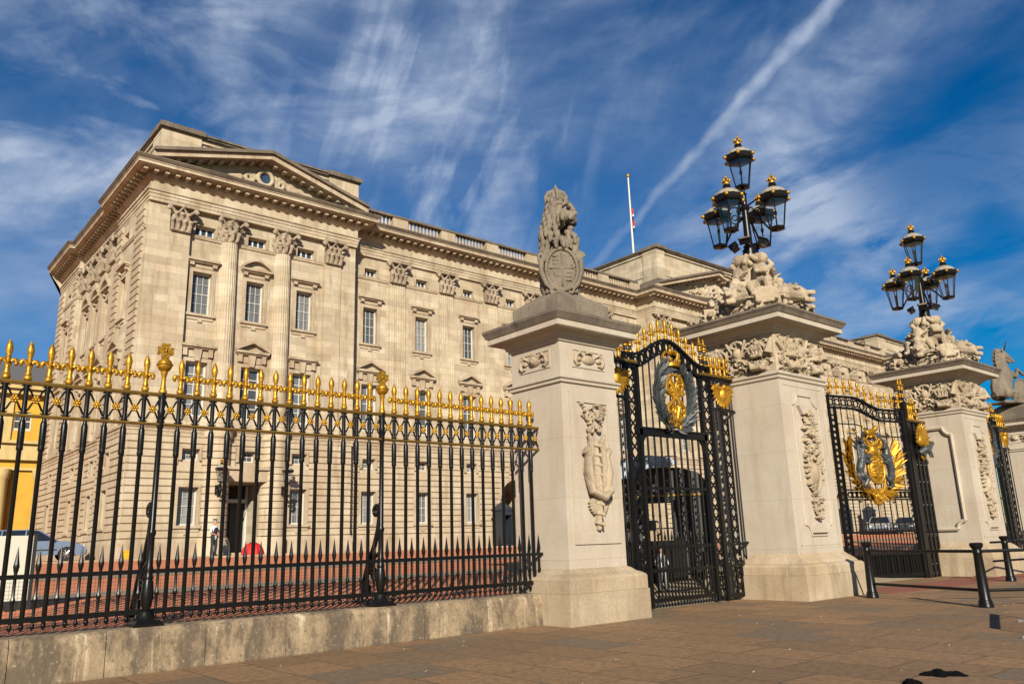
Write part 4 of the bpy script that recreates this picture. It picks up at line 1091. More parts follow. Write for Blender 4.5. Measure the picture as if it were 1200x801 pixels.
def side_gate(cx, label):
    t = thing('side_gate', label, 'gate', (cx, 12.7, 0), 0, None)
    L_, R_x = -1.68, 1.68
    def top(x): return 6.08+.53*(.5+.5*math.cos(PI*min(1, abs(x)/1.45)))
    def low(x): return top(x)-.34
    f = MB()
    xs = [L_+(R_x-L_)*i/40 for i in range(41)]
    for fn, th in ((top, .075), (low, .05)):
        for a, b2 in zip(xs, xs[1:]):
            f.add([(a,-.06,fn(a)-th),(b2,-.06,fn(b2)-th),(b2,.06,fn(b2)-th),(a,.06,fn(a)-th),(a,-.06,fn(a)),(b2,-.06,fn(b2)),(b2,.06,fn(b2)),(a,.06,fn(a))], [(0,1,5,4),(2,3,7,6),(4,5,6,7),(0,3,2,1)])
    for sg in (-1, 1):
        f.box(min(sg*1.22,sg*1.33), -.06, .04, max(sg*1.22,sg*1.33), .06, 5.8)
        f.box(min(sg*1.64,sg*1.72), -.05, .04, max(sg*1.64,sg*1.72), .05, 6.08)
        f.tube([(sg*1.22,0,3.05),(sg*1.10,0,3.02),(sg*1.02,0,2.9),(sg*1.0,0,2.78)], .03, 6)
        f.tube([(sg*1.22,0,3.7),(sg*1.20,0,3.92),(sg*1.08,0,4.06)], .05, 6)
    hbar(f, -1.40, 1.40, 4.12, .15, .12); hbar(f, -1.40, 1.40, 4.22, .05, .16); hbar(f, -1.2, 1.2, 2.78, .07); hbar(f, -1.25, 1.25, 1.40, .08); hbar(f, -1.25, 1.25, .86, .08); hbar(f, -1.25, 1.25, .20, .09)
    for k in range(22): f.tube([(-1.15+k*.11,0,.06),(-1.10+k*.11,0,.16),(-1.05+k*.11,0,.06)], .014, 4)
    part('frame', f, 'black_iron', t, smooth=30)
    o = MB()
    n = 13
    for i in range(n):
        x = -1.50+3.0*i/(n-1); z = (top(x)+low(x))/2-.04
        o.tube([(x+.075*math.cos(2*PI*q/10),0,z+.115*math.sin(2*PI*q/10)) for q in range(11)], .028, 5)
        if i < n-1: xm = x+.125; o.box(xm-.03,-.02,low(xm),xm+.03,.02,top(xm)-.05)
    part('arch_band', o, 'black_iron', t, smooth=60)
    b_ = MB(); xb = [-1.0+.25*i for i in range(9)]
    vbars(b_, xb, 4.2, lambda x: low(x), .022); vbars(b_, xb, 1.4, 4.06, .028); vbars(b_, xb+[x+.125 for x in [-1.125]+xb], .2, 1.4, .024); vbars(b_, [x+.125 for x in xb[:-1]], 1.4, 1.55, .018, True)
    for x in xb: b_.lathe(x, 0, [(.024,2.1),(.035,2.12),(.035,2.16),(.024,2.18)], 7)
    part('bars', b_, 'black_iron', t, smooth=60)
    for sg in (-1, 1):
        l = MB(); a, c = sorted((sg*1.34, sg*1.64)); twist(l, a, c, .1, 5.74); part('lattice_strip', l, 'black_iron', t, smooth=60)
        l = MB(); a, c = sorted((sg*2.12, sg*2.42)); twist(l, a, c, .1, 4.9); part('lattice_strip', l, 'black_iron', t, smooth=60)
        s = MB(); a, c = sorted((sg*1.72, sg*2.74))
        for z, h in ((1.40,.08),(.86,.07),(.14,.10),(4.93,.07)): hbar(s, a, c, z, h)
        vbars(s, [sg*1.82, sg*1.97, sg*2.66], .1, 5.8, .022); vbars(s, [sg*1.9, sg*2.05, sg*2.53], .1, 1.4, .016)
        for k in range(16): s.ball((sg*1.9, 0, 1.6+.2*k), (.035,.02,.055), 6, 5)
        s.tube([(sg*2.66,0,1.42),(sg*2.85,0,1.42)], .04, 6); s.tube([(sg*2.66,0,4.93),(sg*2.85,0,4.90)], .03, 6)
        part('side_panel', s, 'black_iron', t, smooth=50)
        g = MB(); a, c = sorted((sg*1.30, sg*2.88)); g.box(a, -.09, 5.76, c, .09, 5.80); part('ledge', g, 'black_iron', t, smooth=0)
        g = MB(); g.box(a, -.105, 5.803, c, .105, 5.87); part('gilt_ledge', g, 'gold_rail', t, smooth=0)
        e = link('eagle', EAGLE, 'gold_leaf', t, (sg*2.12, -.04, 5.33))
        for k in range(4): link('fleur_de_lis', FLEUR, 'gold_leaf', t, (sg*(1.86+.20*k), 0, 5.87))
        add_pin(t, sg*2.50, -.06, 5.87, .62); add_pin(t, sg*2.70, .06, 5.87, .62)
        add_pin(t, sg*1.60, 0, 6.06, .85); add_pin(t, sg*1.42, 0, 6.08, .85)
    for i in range(9):
        x = -1.12+.28*i; link('fleur_de_lis', FLEUR, 'gold_leaf', t, (x, 0, top(x)-.01))
    w_ = link('laurel_wreath', WREATH, 'grey_paint', t, (.02, -.06, 5.10))
    link('cypher', CYPH, 'gold_leaf', t, (.02, -.08, 5.12)); link('crown', CROWN, 'gold_leaf', t, (.02, -.10, 5.86))
    bw = MB(); rnd = random.Random(1)
    for k in range(11): bw.ball((rnd.uniform(-.34,.36), -.1, 4.34+rnd.uniform(-.05,.08)), .055, 7, 5)
    for sg in (-1, 1): bw.tube([(0,-.1,4.36),(sg*.18,-.13,4.46),(sg*.32,-.1,4.36)], [.03,.05,.03], 6)
    part('berries', bw, 'gold_leaf', t, smooth=60)
    h = MB(); h.tube([(-.97,-.05,2.0),(-.93,-.12,1.96),(-.93,-.14,1.72),(-.97,-.05,1.66)], .025, 7); h.box(-1.2,-.07,1.78,-1.0,.07,2.02); part('lock', h, 'black_iron', t)
    return t
side_gate(16.1, 'black side gate with gold cypher in a grey laurel wreath, right of the lion pillar')
side_gate(36.55, 'black gate with gilded fittings at the right photo edge, beyond the farther big pillar')

def frond_mb():
    m = MB(); rnd = random.Random(6)
    for sg in (-1, 1):
        for i in range(34):
            t = i/33; a = -PI/2+sg*(.22+1.75*t)
            c = Vector((1.05*math.cos(a), -.02, .15+1.0*math.sin(a)))
            out = Vector((math.cos(a)*1.0, 0, math.sin(a)*.55+.55*t)).normalized()
            for q in range(3):
                d = out*.75+Vector((0,0,.55*t))+Vector((rnd.uniform(-.2,.2), rnd.uniform(-.55,.25), rnd.uniform(-.22,.22)+.15))
                m.leaf(c, d, (rnd.uniform(-.7,.7),-1,rnd.uniform(-.5,.5)), rnd.uniform(.40,.56)*(.75+.4*t), .10, .04, .08)
        m.tube([(1.05*math.cos(-PI/2+sg*(.1+1.7*k/14)), -.02, .15+1.0*math.sin(-PI/2+sg*(.1+1.7*k/14))) for k in range(15)], .055, 7)
        m.leaf((0,-.05,-.92), (sg,-.1,.75), (0,-1,0), .5, .14, .04); m.tube([(0,-.06,-.95),(sg*.3,-.08,-.75),(sg*.45,-.06,-.45)], .05, 7)
    return m
def beast(m, sg, horned):
    """supporter rearing beside the shield; faces inwards"""
    def Q(x, y, z): return (sg*x, y, z)
    m.tube([Q(.80,-.06,-.50),Q(.82,-.10,-.20),Q(.70,-.12,.12),Q(.62,-.12,.34)], [.11,.14,.14,.11], 10)
    m.tube([Q(.62,-.12,.34),Q(.64,-.14,.55)], [.11,.09], 9); m.ball(Q(.58,-.16,.64), (.11,.10,.10), 9, 7)
    m.tube([Q(.56,-.17,.63),Q(.42,-.19,.58)], [.09,.06], 8)
    limb(m, [Q(.78,-.10,-.45),Q(.58,-.16,-.58),Q(.72,-.14,-.80),Q(.55,-.15,-.88)], [.14,.11,.075,.06])
    limb(m, [Q(.88,-.02,-.45),Q(.78,-.04,-.66),Q(.90,-.04,-.86),Q(.76,-.05,-.92)], [.13,.10,.07,.055])
    limb(m, [Q(.60,-.14,.28),Q(.42,-.20,.20),Q(.30,-.20,.30)], [.10,.075,.06])
    limb(m, [Q(.66,-.10,.16),Q(.46,-.18,.02),Q(.34,-.20,.06)], [.10,.07,.055])
    m.tube([Q(.92,.0,-.45),Q(1.06,0,-.2),Q(1.0,0,.1),Q(1.10,0,.28)], [.045,.05,.04,.07], 7)
    for k in range(7): m.tube([Q(.70,-.10,.66-.07*k),Q(.80,-.10,.62-.07*k),Q(.82,-.08,.52-.07*k)], [.06,.05,.03], 6)
    if horned: m.tube([Q(.52,-.18,.72),Q(.34,-.22,.98)], [.03,.012], 6)
    else: m.ball(Q(.60,-.15,.80), (.10,.09,.07), 8, 6)
def arms_mb():
    m = MB()
    m.ball((0,-.10,-.12), (.36,.13,.46), 18, 12)
    m.tube([(.40*math.cos(a*PI/14),-.14,-.12+.50*math.sin(a*PI/14)) for a in range(29)], .05, 7)
    rnd = random.Random(3)
    for qx, qz in ((-.15,.08),(.15,.08),(-.14,-.28),(.14,-.28)):
        for k in range(3): m.ball((qx+rnd.uniform(-.02,.02),-.22,qz+(k-1)*.10), (.10,.035,.035), 8, 5)
        m.ball((qx+.08,-.22,qz+.02), (.04,.035,.11), 7, 5)
    m.ball((0,-.10,.50), (.22,.15,.18), 12, 8)                                  # helm
    for sg in (-1, 1):
        m.tube([(sg*.12,-.08,.55),(sg*.34,-.12,.62),(sg*.46,-.10,.80),(sg*.36,-.09,.90),(sg*.24,-.08,.80)], [.07,.09,.08,.06,.03], 8)
        m.tube([(sg*.12,-.08,.42),(sg*.30,-.12,.40),(sg*.42,-.12,.50)], [.06,.07,.03], 7)
    m.merge(crown_mb(.22), Matrix.Translation((0,-.10,.66)))
    limb(m, [(-.16,-.10,1.12),(.14,-.10,1.16)], [.10,.11]); m.ball((.24,-.12,1.27), .10, 8, 6)   # crest lion
    for x in (-.16,-.08,.10,.18): m.tube([(x,-.10,1.12),(x,-.10,.96)], [.045,.035], 6)
    m.tube([(-.24,-.1,1.16),(-.34,-.1,1.28),(-.28,-.1,1.38)], [.03,.03,.04], 6)
    return m
def arms_leaf(label):
    t = thing('centre_gate', label, 'gate', (29.3, 12.7, 0), R(-13), None)
    LN = 3.75
    def top(u):
        s = -u; k = max(0, min(1, (s-1.1)/1.5)); return 5.82+.37*(k*k*(3-2*k))
    f = MB(); us = [-LN+LN*i/40 for i in range(41)]
    for fn, th in ((lambda u: top(u), .07), (lambda u: top(u)-.40, .06)):
        for a, b2 in zip(us, us[1:]):
            f.add([(a,-.06,fn(a)-th),(b2,-.06,fn(b2)-th),(b2,.06,fn(b2)-th),(a,.06,fn(a)-th),(a,-.06,fn(a)),(b2,-.06,fn(b2)),(b2,.06,fn(b2)),(a,.06,fn(a))], [(0,1,5,4),(2,3,7,6),(4,5,6,7),(0,3,2,1)])
    f.box(-LN, -.05, .06, -LN+.05, .05, top(-LN)); f.box(-LN+.27, -.05, .06, -LN+.32, .05, 5.8); f.box(-.12, -.07, .03, .02, .07, 5.82)
    for z, h in ((2.98,.05),(2.66,.05),(1.58,.07),(.83,.08),(.14,.12)): hbar(f, -LN+.05, -.1, z, h, .07)
    for i in range(len(us)-1):
        a, b2 = us[i], us[i+1]
        if a > -LN+.3: f.tube([(a,0,top(a)-.98),(b2,0,top(b2)-.98)], .022, 5)
    c = f
    circles(c, [((-3.60+.305*i, 0, (top(-3.60+.305*i)-.235)), 0) for i in range(12)], .11, .026)
    circles(c, [((-3.45+.305*i, 0, top(-3.45+.305*i)-.13), 0) for i in range(12)], .045, .02, 8); circles(c, [((-3.45+.305*i, 0, top(-3.45+.305*i)-.34), 0) for i in range(12)], .045, .02, 8)
    circles(c, [((-3.59, 0, .3+.205*i), 0) for i in range(26)], .085, .024, 10)
    for i in range(26): c.ball((-3.665,0,.40+.205*i), .03, 5, 4); c.ball((-3.515,0,.40+.205*i), .03, 5, 4)
    circles(c, [((-3.25+.22*i, 0, 2.82), 0) for i in range(15)], .09, .026, 10)
    for i in range(15): c.box(-3.14+.22*i-.03,-.02,2.70,-3.14+.22*i+.03,.02,2.94)
    part('frame', f, 'black_iron', t, smooth=40)
    b_ = MB(); xb = [-3.16+.304*i for i in range(10)]
    vbars(b_, xb, 2.98, lambda u: top(u)-.42, .019); vbars(b_, xb, .14, 2.66, .021); vbars(b_, [x+.152 for x in xb], .14, 1.58, .018, True)
    part('bars', b_, 'black_iron', t, smooth=60)
    k_ = MB()
    for x in xb:
        for dz in (.62, 1.22, 1.55): k_.lathe(x, 0, [(.02,top(x)-dz-.03),(.036,top(x)-dz-.01),(.036,top(x)-dz+.02),(.02,top(x)-dz+.04)], 7)
    part('gilt_collars', k_, 'gold_leaf', t, smooth=60)
    p_ = MB(); p_.box(-3.4,.02,.16,-.12,.035,.80)
    for i in range(10): x = -3.4+.33*i; p_.box(x,-.04,.2,x+.03,.04,.8)
    part('kick_plate', p_, 'black_iron', t, smooth=0)
    for i in range(11):
        u = -3.55+.34*i; link('fleur_de_lis', FLEUR, 'gold_leaf', t, (u, 0, top(u)+.06))
        
    part('fronds', frond_mb(), 'gold_leaf', t, smooth=35, loc=(-2.05,-.08,3.72))
    link('royal_arms', sculpt(arms_mb(), 'royal_arms', .018, (0,0,0), 1), 'gold_leaf', t, (-2.05,-.08,3.80))
    mt = MB(); rnd = random.Random(14)
    for k in range(40):                                        # grey mantling curling round the helm
        a = R(18+144*k/39); c = Vector((.62*math.cos(a), -.02, .30+.62*math.sin(a)))
        mt.leaf(c, (math.cos(a)+rnd.uniform(-.5,.5), rnd.uniform(-.5,.1), math.sin(a)+rnd.uniform(-.5,.5)), (rnd.uniform(-.4,.4),-1,0), rnd.uniform(.22,.36), .13, .035, .06)
        if k%5 == 0: mt.tube(spiral(tuple(c), .11, 1.2, a, 12, 'xz', 1 if math.cos(a) > 0 else -1, .25), .03, 6)
    part('mantling', mt, 'grey_paint', t, smooth=35, loc=(-2.05,-.06,3.84))
    for sg, nm in ((-1, 'lion_supporter'), (1, 'unicorn_supporter')):
        m = MB(); beast(m, sg, sg > 0); m.v = [(x*.95, y, z*.92+.02) for x, y, z in m.v]; link(nm, sculpt(m, nm, .013, (0,0,0), 0, .02, True), 'grey_paint', t, (-2.05,-.10,3.84))
    m = MB(); m.tube([(.24*math.cos(a*PI/12),0,.24*math.sin(a*PI/12)) for a in range(25)], .055, 8); m.ball((0,0,0), (.22,.07,.22), 14, 9)
    m.tube(spiral((0,-.08,0), .15, 1.6, 0, 18, 'xz', 1, .15), .035, 6)
    link('medallion', sculpt(m, 'medallion', .016, (0,0,0), 1), 'gold_leaf', t, (-2.03,-.12,2.74))
    return t
arms_leaf('black gate leaf with the gilded royal arms between grey lion and unicorn')
def hinge_panel(x0, label):
    t = thing('gate_side_panel', label, 'iron panel', (x0, 12.7, 0), 0, None)
    f = MB()
    for x, w_, h in ((.06,.10,6.15),(.30,.06,5.42),(.62,.06,5.42),(.95,.06,5.42),(1.25,.05,5.42)): f.box(x-w_, -w_, .0, x+w_, w_, h)
    for z, h in ((1.40,.09),(.86,.08),(.12,.12),(4.0,.06)): hbar(f, .1, 1.28, z, h, .08)
    f.box(-.02,-.13,5.40,1.55,.13,5.44)
    part('frame', f, 'black_iron', t, smooth=0)
    for a in (.36, .68, 1.0):
        l = MB(); twist(l, a, a+.24, .15, 4.0, .2); part('lattice_strip', l, 'black_iron', t, smooth=60)
    g = MB(); g.box(-.02,-.15,5.443,1.55,.15,5.51); part('gilt_ledge', g, 'gold_rail', t, smooth=0)
    add_pin(t, -.04, 0, 6.12, .95); add_pin(t, .18, 0, 6.12, .95)
    for k in range(4): link('fleur_de_lis', FLEUR, 'gold_leaf', t, (.20+.14*k, -.05, 5.51))
    add_pin(t, .72, 0, 5.51, .9); add_pin(t, .92, 0, 5.51, .9); link('fleur_de_lis', FLEUR_S, 'gold_leaf', t, (1.10, 0, 5.51))
    m = MB()
    for k in range(15):
        a = -.3+k*.26; m.leaf((.62,-.12,4.75), (math.cos(a),-.35,math.sin(a)), (0,-1,0), .66, .2, .06)
    m.ball((.62,-.2,4.75), (.20,.14,.24), 10, 8); m.ball((.66,-.2,4.2), (.12,.1,.18), 8, 6)
    link('sun_mask', sculpt(m, 'sun_mask', .018, (0,0,0), 1), 'gold_leaf', t)
    m = MB(); m.tube([(.40,-.2,4.28),(.62,-.34,4.42),(.92,-.30,4.40),(1.22,-.30,4.62)], [.09,.12,.12,.09], 9); m.ball((1.28,-.32,4.66), (.12,.09,.09), 8, 6)
    for x in (.5,.95,1.1): m.tube([(x,-.3,4.38),(x+.06,-.34,4.14)], [.06,.04], 7)
    link('grey_beast', sculpt(m, 'grey_beast', .02, (0,0,0), 1), 'grey_paint', t)
    return t
hinge_panel(29.36, 'black ironwork panel with gold sun mask, right of the royal arms gate leaf')
# ------------------------------------------------------------------ palace
PB = (11.4, 44.0, 1.4)
pal = thing('palace', 'long cream stone palace with columns, pediments and rusticated ground floor', 'palace', PB)
def pp(name, mb, mat, smooth=0, label=None): return part(name, mb, mat, pal, PB, smooth, label=label)
def cells(u0, u1, z0, z1, ops):
    us = sorted({u0, u1, *[min(max(o[k], u0), u1) for o in ops for k in (0, 1)]}); zs = sorted({z0, z1, *[min(max(o[k], z0), z1) for o in ops for k in (2, 3)]})
    for a, b2 in zip(us, us[1:]):
        for c, d in zip(zs, zs[1:]):
            um, zm = (a+b2)/2, (c+d)/2
            if b2-a > 1e-6 and d-c > 1e-6 and not any(o[0] < um < o[1] and o[2] < zm < o[3] for o in ops): yield a, b2, c, d
def wall(mb, axis, pl, u0, u1, z0, z1, ops=(), depth=.4):
    """wall face at pl with openings (u0,u1,z0,z1) and their reveals; axis 'y' faces -Y, axis 'x' faces -X"""
    P = (lambda u, z, d=0: (u, pl+d, z)) if axis == 'y' else (lambda u, z, d=0: (pl+d, u, z))
    for a, b2, c, d in cells(u0, u1, z0, z1, ops): mb.quad(P(a,c), P(b2,c), P(b2,d), P(a,d))
    for a, b2, c, d in ops:
        if c >= z1 or d <= z0: continue
        mb.quad(P(a,c), P(a,d), P(a,d,depth), P(a,c,depth)); mb.quad(P(b2,c), P(b2,d), P(b2,d,depth), P(b2,c,depth))
        if d < z1: mb.quad(P(a,d), P(b2,d), P(b2,d,depth), P(a,d,depth))
        if c > z0: mb.quad(P(a,c), P(b2,c), P(b2,c,depth), P(a,c,depth))
def courses(mb, axis, pl, u0, u1, z0, z1, ops=(), h=.38, proj=.09, g=.045):
    n = round((z1-z0)/h); h = (z1-z0)/n
    for k in range(n):
        a, b2 = z0+k*h, z0+(k+1)*h
        segs = [(u0, u1)]
        for o in ops:
            if o[2]-.02 < (a+b2)/2 < o[3]+.02:
                segs = [s for q in segs for s in ((q[0], min(q[1], o[0])), (max(q[0], o[1]), q[1])) if s[1]-s[0] > .05]
        for s0, s1 in segs:
            prof = [(pl+.02, a+.002), (pl, a+.006), (pl-proj, a+g), (pl-proj, b2-g), (pl, b2-.006), (pl+.02, b2-.002)]
            mb.prism(prof, 'x', s0, s1) if axis == 'y' else mb.prism([(q, z) for q, z in prof], 'y', s0, s1)
# --- window pieces
def win_mesh(w, h, rows, cols, fr=.065, bar=.02, sash=True):
    f = MB(); a = w/2
    f.box(-a,-.04,0,-a+fr,.04,h); f.box(a-fr,-.04,0,a,.04,h); f.box(-a,-.05,0,a,.05,fr*1.3); f.box(-a,-.04,h-fr,a,.04,h)
    iw, ih = w-2*fr, h-2.3*fr
    for i in range(1, cols): x = -a+fr+iw*i/cols; f.box(x-bar/2,-.02,fr,x+bar/2,.02,h-fr)
    for j in range(1, rows): z = fr*1.3+ih*j/rows; b2 = bar*(1.9 if sash and j == rows//2 else 1); f.box(-a+fr,-.022,z-b2/2,a-fr,.022,z+b2/2)
    g = MB(); g.quad((-a,.03,0),(a,.03,0),(a,.03,h),(-a,.03,h))
    return f.mesh('window', (0,0,0), 0), g.mesh('pane', (0,0,0), 0)
WG, WM, WF, WS, WA = win_mesh(1.06,2.0,4,3), win_mesh(.95,.6,2,3,.06), win_mesh(1.2,3.05,5,2,.09,.05,False), win_mesh(1.08,2.45,4,3), win_mesh(1.15,.55,1,3,.06,.09,False)
WA2 = win_mesh(.95,.5,1,3,.06,.08,False)
def window(m, x, y, z, rot=0, glass='window_glass'):
    o = link('window', m[0], 'white_paint', pal, (x-PB[0], y-PB[1], z-PB[2])); link('pane', m[1], glass, o)
    o.rotation_euler = (0, 0, rot); return o
def surround(w, h, band=.2, kind='flat', top=.75, sill=True):
    """moulded architrave with a cornice hood; z=0 is the sill line"""
    m = MB(); a = w/2
    for k, (b2, pr) in enumerate(((band, .05), (band*.5, .085))):
        m.box(-a-b2,-pr,-.02,-a-.003*k,.02,h+b2); m.box(a+.003*k,-pr,-.02,a+b2,.02,h+b2); m.box(-a-.001,-pr,h+.003*k,a+.001,.02,h+b2-.001)
    if sill:
        m.box(-a-band-.05,-.17,-.16,a+band+.05,.02,-.021); m.box(-a-band+.02,-.06,-.36,a+band-.02,.02,-.161); m.box(-.12,-.085,-.5,.12,.02,-.361)
    zc = h+top
    if kind != 'none':
        hw = a+band+.16
        m.box(-hw+.14,-.05,h+band+.05,hw-.14,.02,zc-.12)
        for sg in (-1, 1): m.box(sg*(a+band*.5)-.12,-.20,zc-.55 if top > .7 else zc-.3,sg*(a+band*.5)+.12,.02,zc-.121)
        m.box(-hw+.06,-.22,zc-.12,hw-.06,.02,zc-.03); m.box(-hw,-.34,zc-.03,hw,.02,zc+.11)
        if top > .7: m.frustum(0,-.06,h+.05,zc-.12,.14,.12,.22,.12)
        if kind == 'tri':
            ap = zc+.72
            m.prism([(-hw+.1,zc+.11),(hw-.1,zc+.11),(0,ap-.16)], 'y', -.05, .02)
            for sg in (-1, 1): m.prism([(sg*hw*1.02,zc+.11),(0,ap-.14),(0,ap+.06),(sg*hw*1.02,zc+.25)], 'y', -.36, .02)
        if kind == 'seg':
            n = 12; arc = [(-hw+2*hw*i/n, zc+.11+.50*math.sin(PI*i/n)) for i in range(n+1)]
            m.prism(arc, 'y', -.05, .02)
            for p, q in zip(arc, arc[1:]): m.prism([(p[0],p[1]-.02),(q[0],q[1]-.02),(q[0],q[1]+.14),(p[0],p[1]+.14)], 'y', -.35, .02)
    return m.mesh('window_surround', (0,0,0), 0)
SF_T, SF_F = surround(1.2,3.05,.22,'tri',.85,False), surround(1.2,3.05,.22,'flat',.85,False)
SS_F, SS_S, SG, SM, SA = surround(1.08,2.45,.22,'flat',.66), surround(1.08,2.45,.22,'seg',.66), surround(1.06,2.0,.16,'none'), surround(.95,.6,.15,'none',.75,False), surround(1.15,.55,.14,'none',.75,False)
SA2 = surround(.95,.5,.13,'none',.75,False)
def sur(me, x, y, z, rot=0):
    o = link('window_surround', me, 'palace_trim', pal, (x-PB[0], y-PB[1], z-PB[2])); o.rotation_euler = (0,0,rot); return o
ZG, ZM, ZF, ZS, ZA = 3.05, 6.5, 8.9, 14.74, 19.46
def column_of(xs, pl, kinds, ground=True, mezz=True, w_att=WA):
    """openings of one window axis per x"""
    ops = []
    for i, x in enumerate(xs):
        if ground is True or (ground and i in ground): ops.append((x-.53,x+.53,ZG,ZG+2.0))
        if mezz: ops.append((x-.475,x+.475,ZM,ZM+.6))
        ops.append((x-.6,x+.6,ZF,ZF+3.05)); ops.append((x-.54,x+.54,ZS,ZS+2.45))
        aw, ah = (.575,.55) if w_att is WA else (.475,.5)
        ops.append((x-aw,x+aw,ZA,ZA+ah))
        g = pl+.28
        if ground is True or (ground and i in ground): window(WG, x, g, ZG); sur(SG, x, pl-.07, ZG)
        if mezz: window(WM, x, g, ZM); sur(SM, x, pl-.07, ZM)
        window(WF, x, g, ZF); sur(SF_T if kinds[i%len(kinds)][0] == 't' else SF_F, x, pl, ZF)
        window(WS, x, g, ZS); sur(SS_S if kinds[i%len(kinds)][1] == 's' else SS_F, x, pl, ZS)
        window(w_att, x, g, ZA, 0, 'attic_glass'); sur(SA if w_att is WA else SA2, x, pl, ZA)
    return ops
# --- planes
YP, YW, YC = 44.4, 45.2, 43.4
PBAYS = [14.65, 17.78, 20.95]; WB = [26.10+4.13*k for k in range(7)]
CB = [56.6, 62.2, 67.8]; WB2 = [124.4-x for x in WB]; PB2 = [124.4-x for x in PBAYS]
zS0, zS1 = 7.75, 8.30
smooth_w, rust = MB(), MB()
def front(x0, x1, pl, ops, arch=None):
    wall(smooth_w, 'y', pl, x0, x1, zS1, 22.3, ops, .3)
    base_ops = list(ops)
    if arch: base_ops.append((arch[0], arch[1], 1.3, arch[2]))
    wall(rust, 'y', pl, x0, x1, 1.3, zS1, base_ops, .35)
    cops = [(o[0]-.17, o[1]+.17, o[2]-.15, o[3]+.17) if o[3]-o[2] < 3.2 and o[2] > 2 else o for o in base_ops]
    courses(rust, 'y', pl, x0, x1, 2.4, zS0, cops)
# pavilion with its doorway
ops = column_of(PBAYS, YP, ['ff','ts','ff'], ground=[0, 2])
front(11.4, 24.4, YP, ops, (16.85, 18.75, 5.35))
ops = column_of(WB, YW, ['tf'], ground=[0,1,2,4,5,6], w_att=WA2)
front(24.4, 53.3, YW, ops, (37.0, 39.95, 6.1))
ops = column_of(CB, YC, ['ff','ts','ff'], ground=False, mezz=False)
front(53.3, 71.1, YC, [o for o in ops]+[(55.2,58.0,1.3,6.6),(66.4,69.2,1.3,6.6)], (60.2, 64.2, 7.3))
ops = column_of(WB2, YW, ['tf'], ground=[0,1,2,4,5,6], w_att=WA2)
front(71.1, 100, YW, ops, (84.45, 87.4, 6.1))
ops = column_of(PB2[:1], YP, ['ff'])
front(100, 113, YP, ops)
# returns between the planes, the far end and back
for x, a, b2 in ((24.4, YP, YW), (53.3, YC, YW), (71.1, YC, YW), (100, YP, YW)):
    smooth_w.quad((x,a,zS1),(x,b2,zS1),(x,b2,22.3),(x,a,22.3)); rust.quad((x,a,1.3),(x,b2,1.3),(x,b2,zS1),(x,a,zS1))
smooth_w.quad((113,YP,1.3),(113,66,1.3),(113,66,22.3),(113,YP,22.3)); smooth_w.quad((11.4,66,1.3),(113,66,1.3),(113,66,22.3),(11.4,66,22.3))
# left flank
SB = [47.9, 52.7, 55.1, 57.6, 62.4]; fl = []
for y in SB:
    fl += [(y-.53,y+.53,ZG,ZG+2.0),(y-.475,y+.475,ZM,ZM+.6),(y-.6,y+.6,ZF,ZF+3.05),(y-.54,y+.54,ZS,ZS+2.45),(y-.475,y+.475,ZA,ZA+.5)]
    px = 11.72 if 50 < y < 60.3 else 11.4
    for m_, z, s_ in ((WG,ZG,SG),(WM,ZM,SM),(WF,ZF,SF_T),(WS,ZS,SS_S if 50 < y < 60.3 else SS_F),(WA2,ZA,SA2)):
        window(m_, px+.28, y, z, -PI/2, 'attic_glass' if z == ZA else 'window_glass'); sur(s_, px, y, z, -PI/2)
for y0, y1, px in ((YP,50,11.4),(50,60.3,11.72),(60.3,66,11.4)):
    oo = [o for o in fl if y0 < (o[0]+o[1])/2 < y1]
    wall(smooth_w, 'x', px, y0, y1, zS1, 22.3, oo, .3); wall(rust, 'x', px, y0, y1, 1.3, zS1, oo, .3)
    courses(rust, 'x', px, y0, y1, 2.4, zS0, [(o[0]-.17,o[1]+.17,o[2]-.15,o[3]+.17) for o in oo])
for y in (50, 60.3): smooth_w.quad((11.4,y,1.3),(11.72,y,1.3),(11.72,y,22.3),(11.4,y,22.3))
pp('wall', smooth_w, 'palace_stone'); pp('rusticated_wall', rust, 'palace_rustic')
q = MB()
for a, b2 in ((44.55,46.1),(48.95,49.95),(60.4,61.4),(64.4,65.9)): courses(q, 'x', 11.4, a, b2, 8.35, 20.75, (), .42, .12, .05)
for yc in (51.5, 54.0, 56.4, 58.9): q.box(11.55,yc-.5,8.4,11.73,yc+.5,19.3)
pp('quoin_strip', q, 'palace_trim')
# plinth, string course, entablature, swept round the whole front
PATH = [(11.4,66),(11.4,60.3),(11.72,60.3),(11.72,50),(11.4,50),(11.4,44.05),(24.4,44.05),(24.4,45.05),(53.3,45.05),(53.3,43.05),(71.1,43.05),(71.1,45.05),(100,45.05),(100,44.05),(113,44.05),(113,66)]
LOW = [(a, {44.05:YP,45.05:YW,43.05:YC}.get(b2, b2)) for a, b2 in PATH]
def sub(path, x0, x1):        # plain run of the front between two x, same y
    return [(x0, path), (x1, path)]
pr = [(0,1.25),(.16,1.25),(.16,2.18),(.11,2.3),(.08,2.38),(0,2.4)]
for seg in ([(11.4,66),(11.4,60.3),(11.72,60.3),(11.72,50),(11.4,50),(11.4,YP),(16.85,YP)], [(18.75,YP),(24.4,YP),(24.4,YW),(37.0,YW)], [(39.95,YW),(53.3,YW),(53.3,YC),(55.2,YC)], [(58,YC),(60.2,YC)], [(64.2,YC),(66.4,YC)], [(69.2,YC),(71.1,YC),(71.1,YW),(84.45,YW)], [(87.4,YW),(100,YW),(100,YP),(113,YP),(113,66)]):
    pl_ = MB(); pl_.sweep(seg, pr); pp('plinth', pl_, 'palace_trim')
st = MB(); st.sweep(LOW, [(0,7.72),(.10,7.75),(.10,7.95),(.14,7.97),(.14,8.10),(.22,8.16),(.24,8.24),(.24,8.28),(0,8.36)]); pp('string_course', st, 'palace_trim')
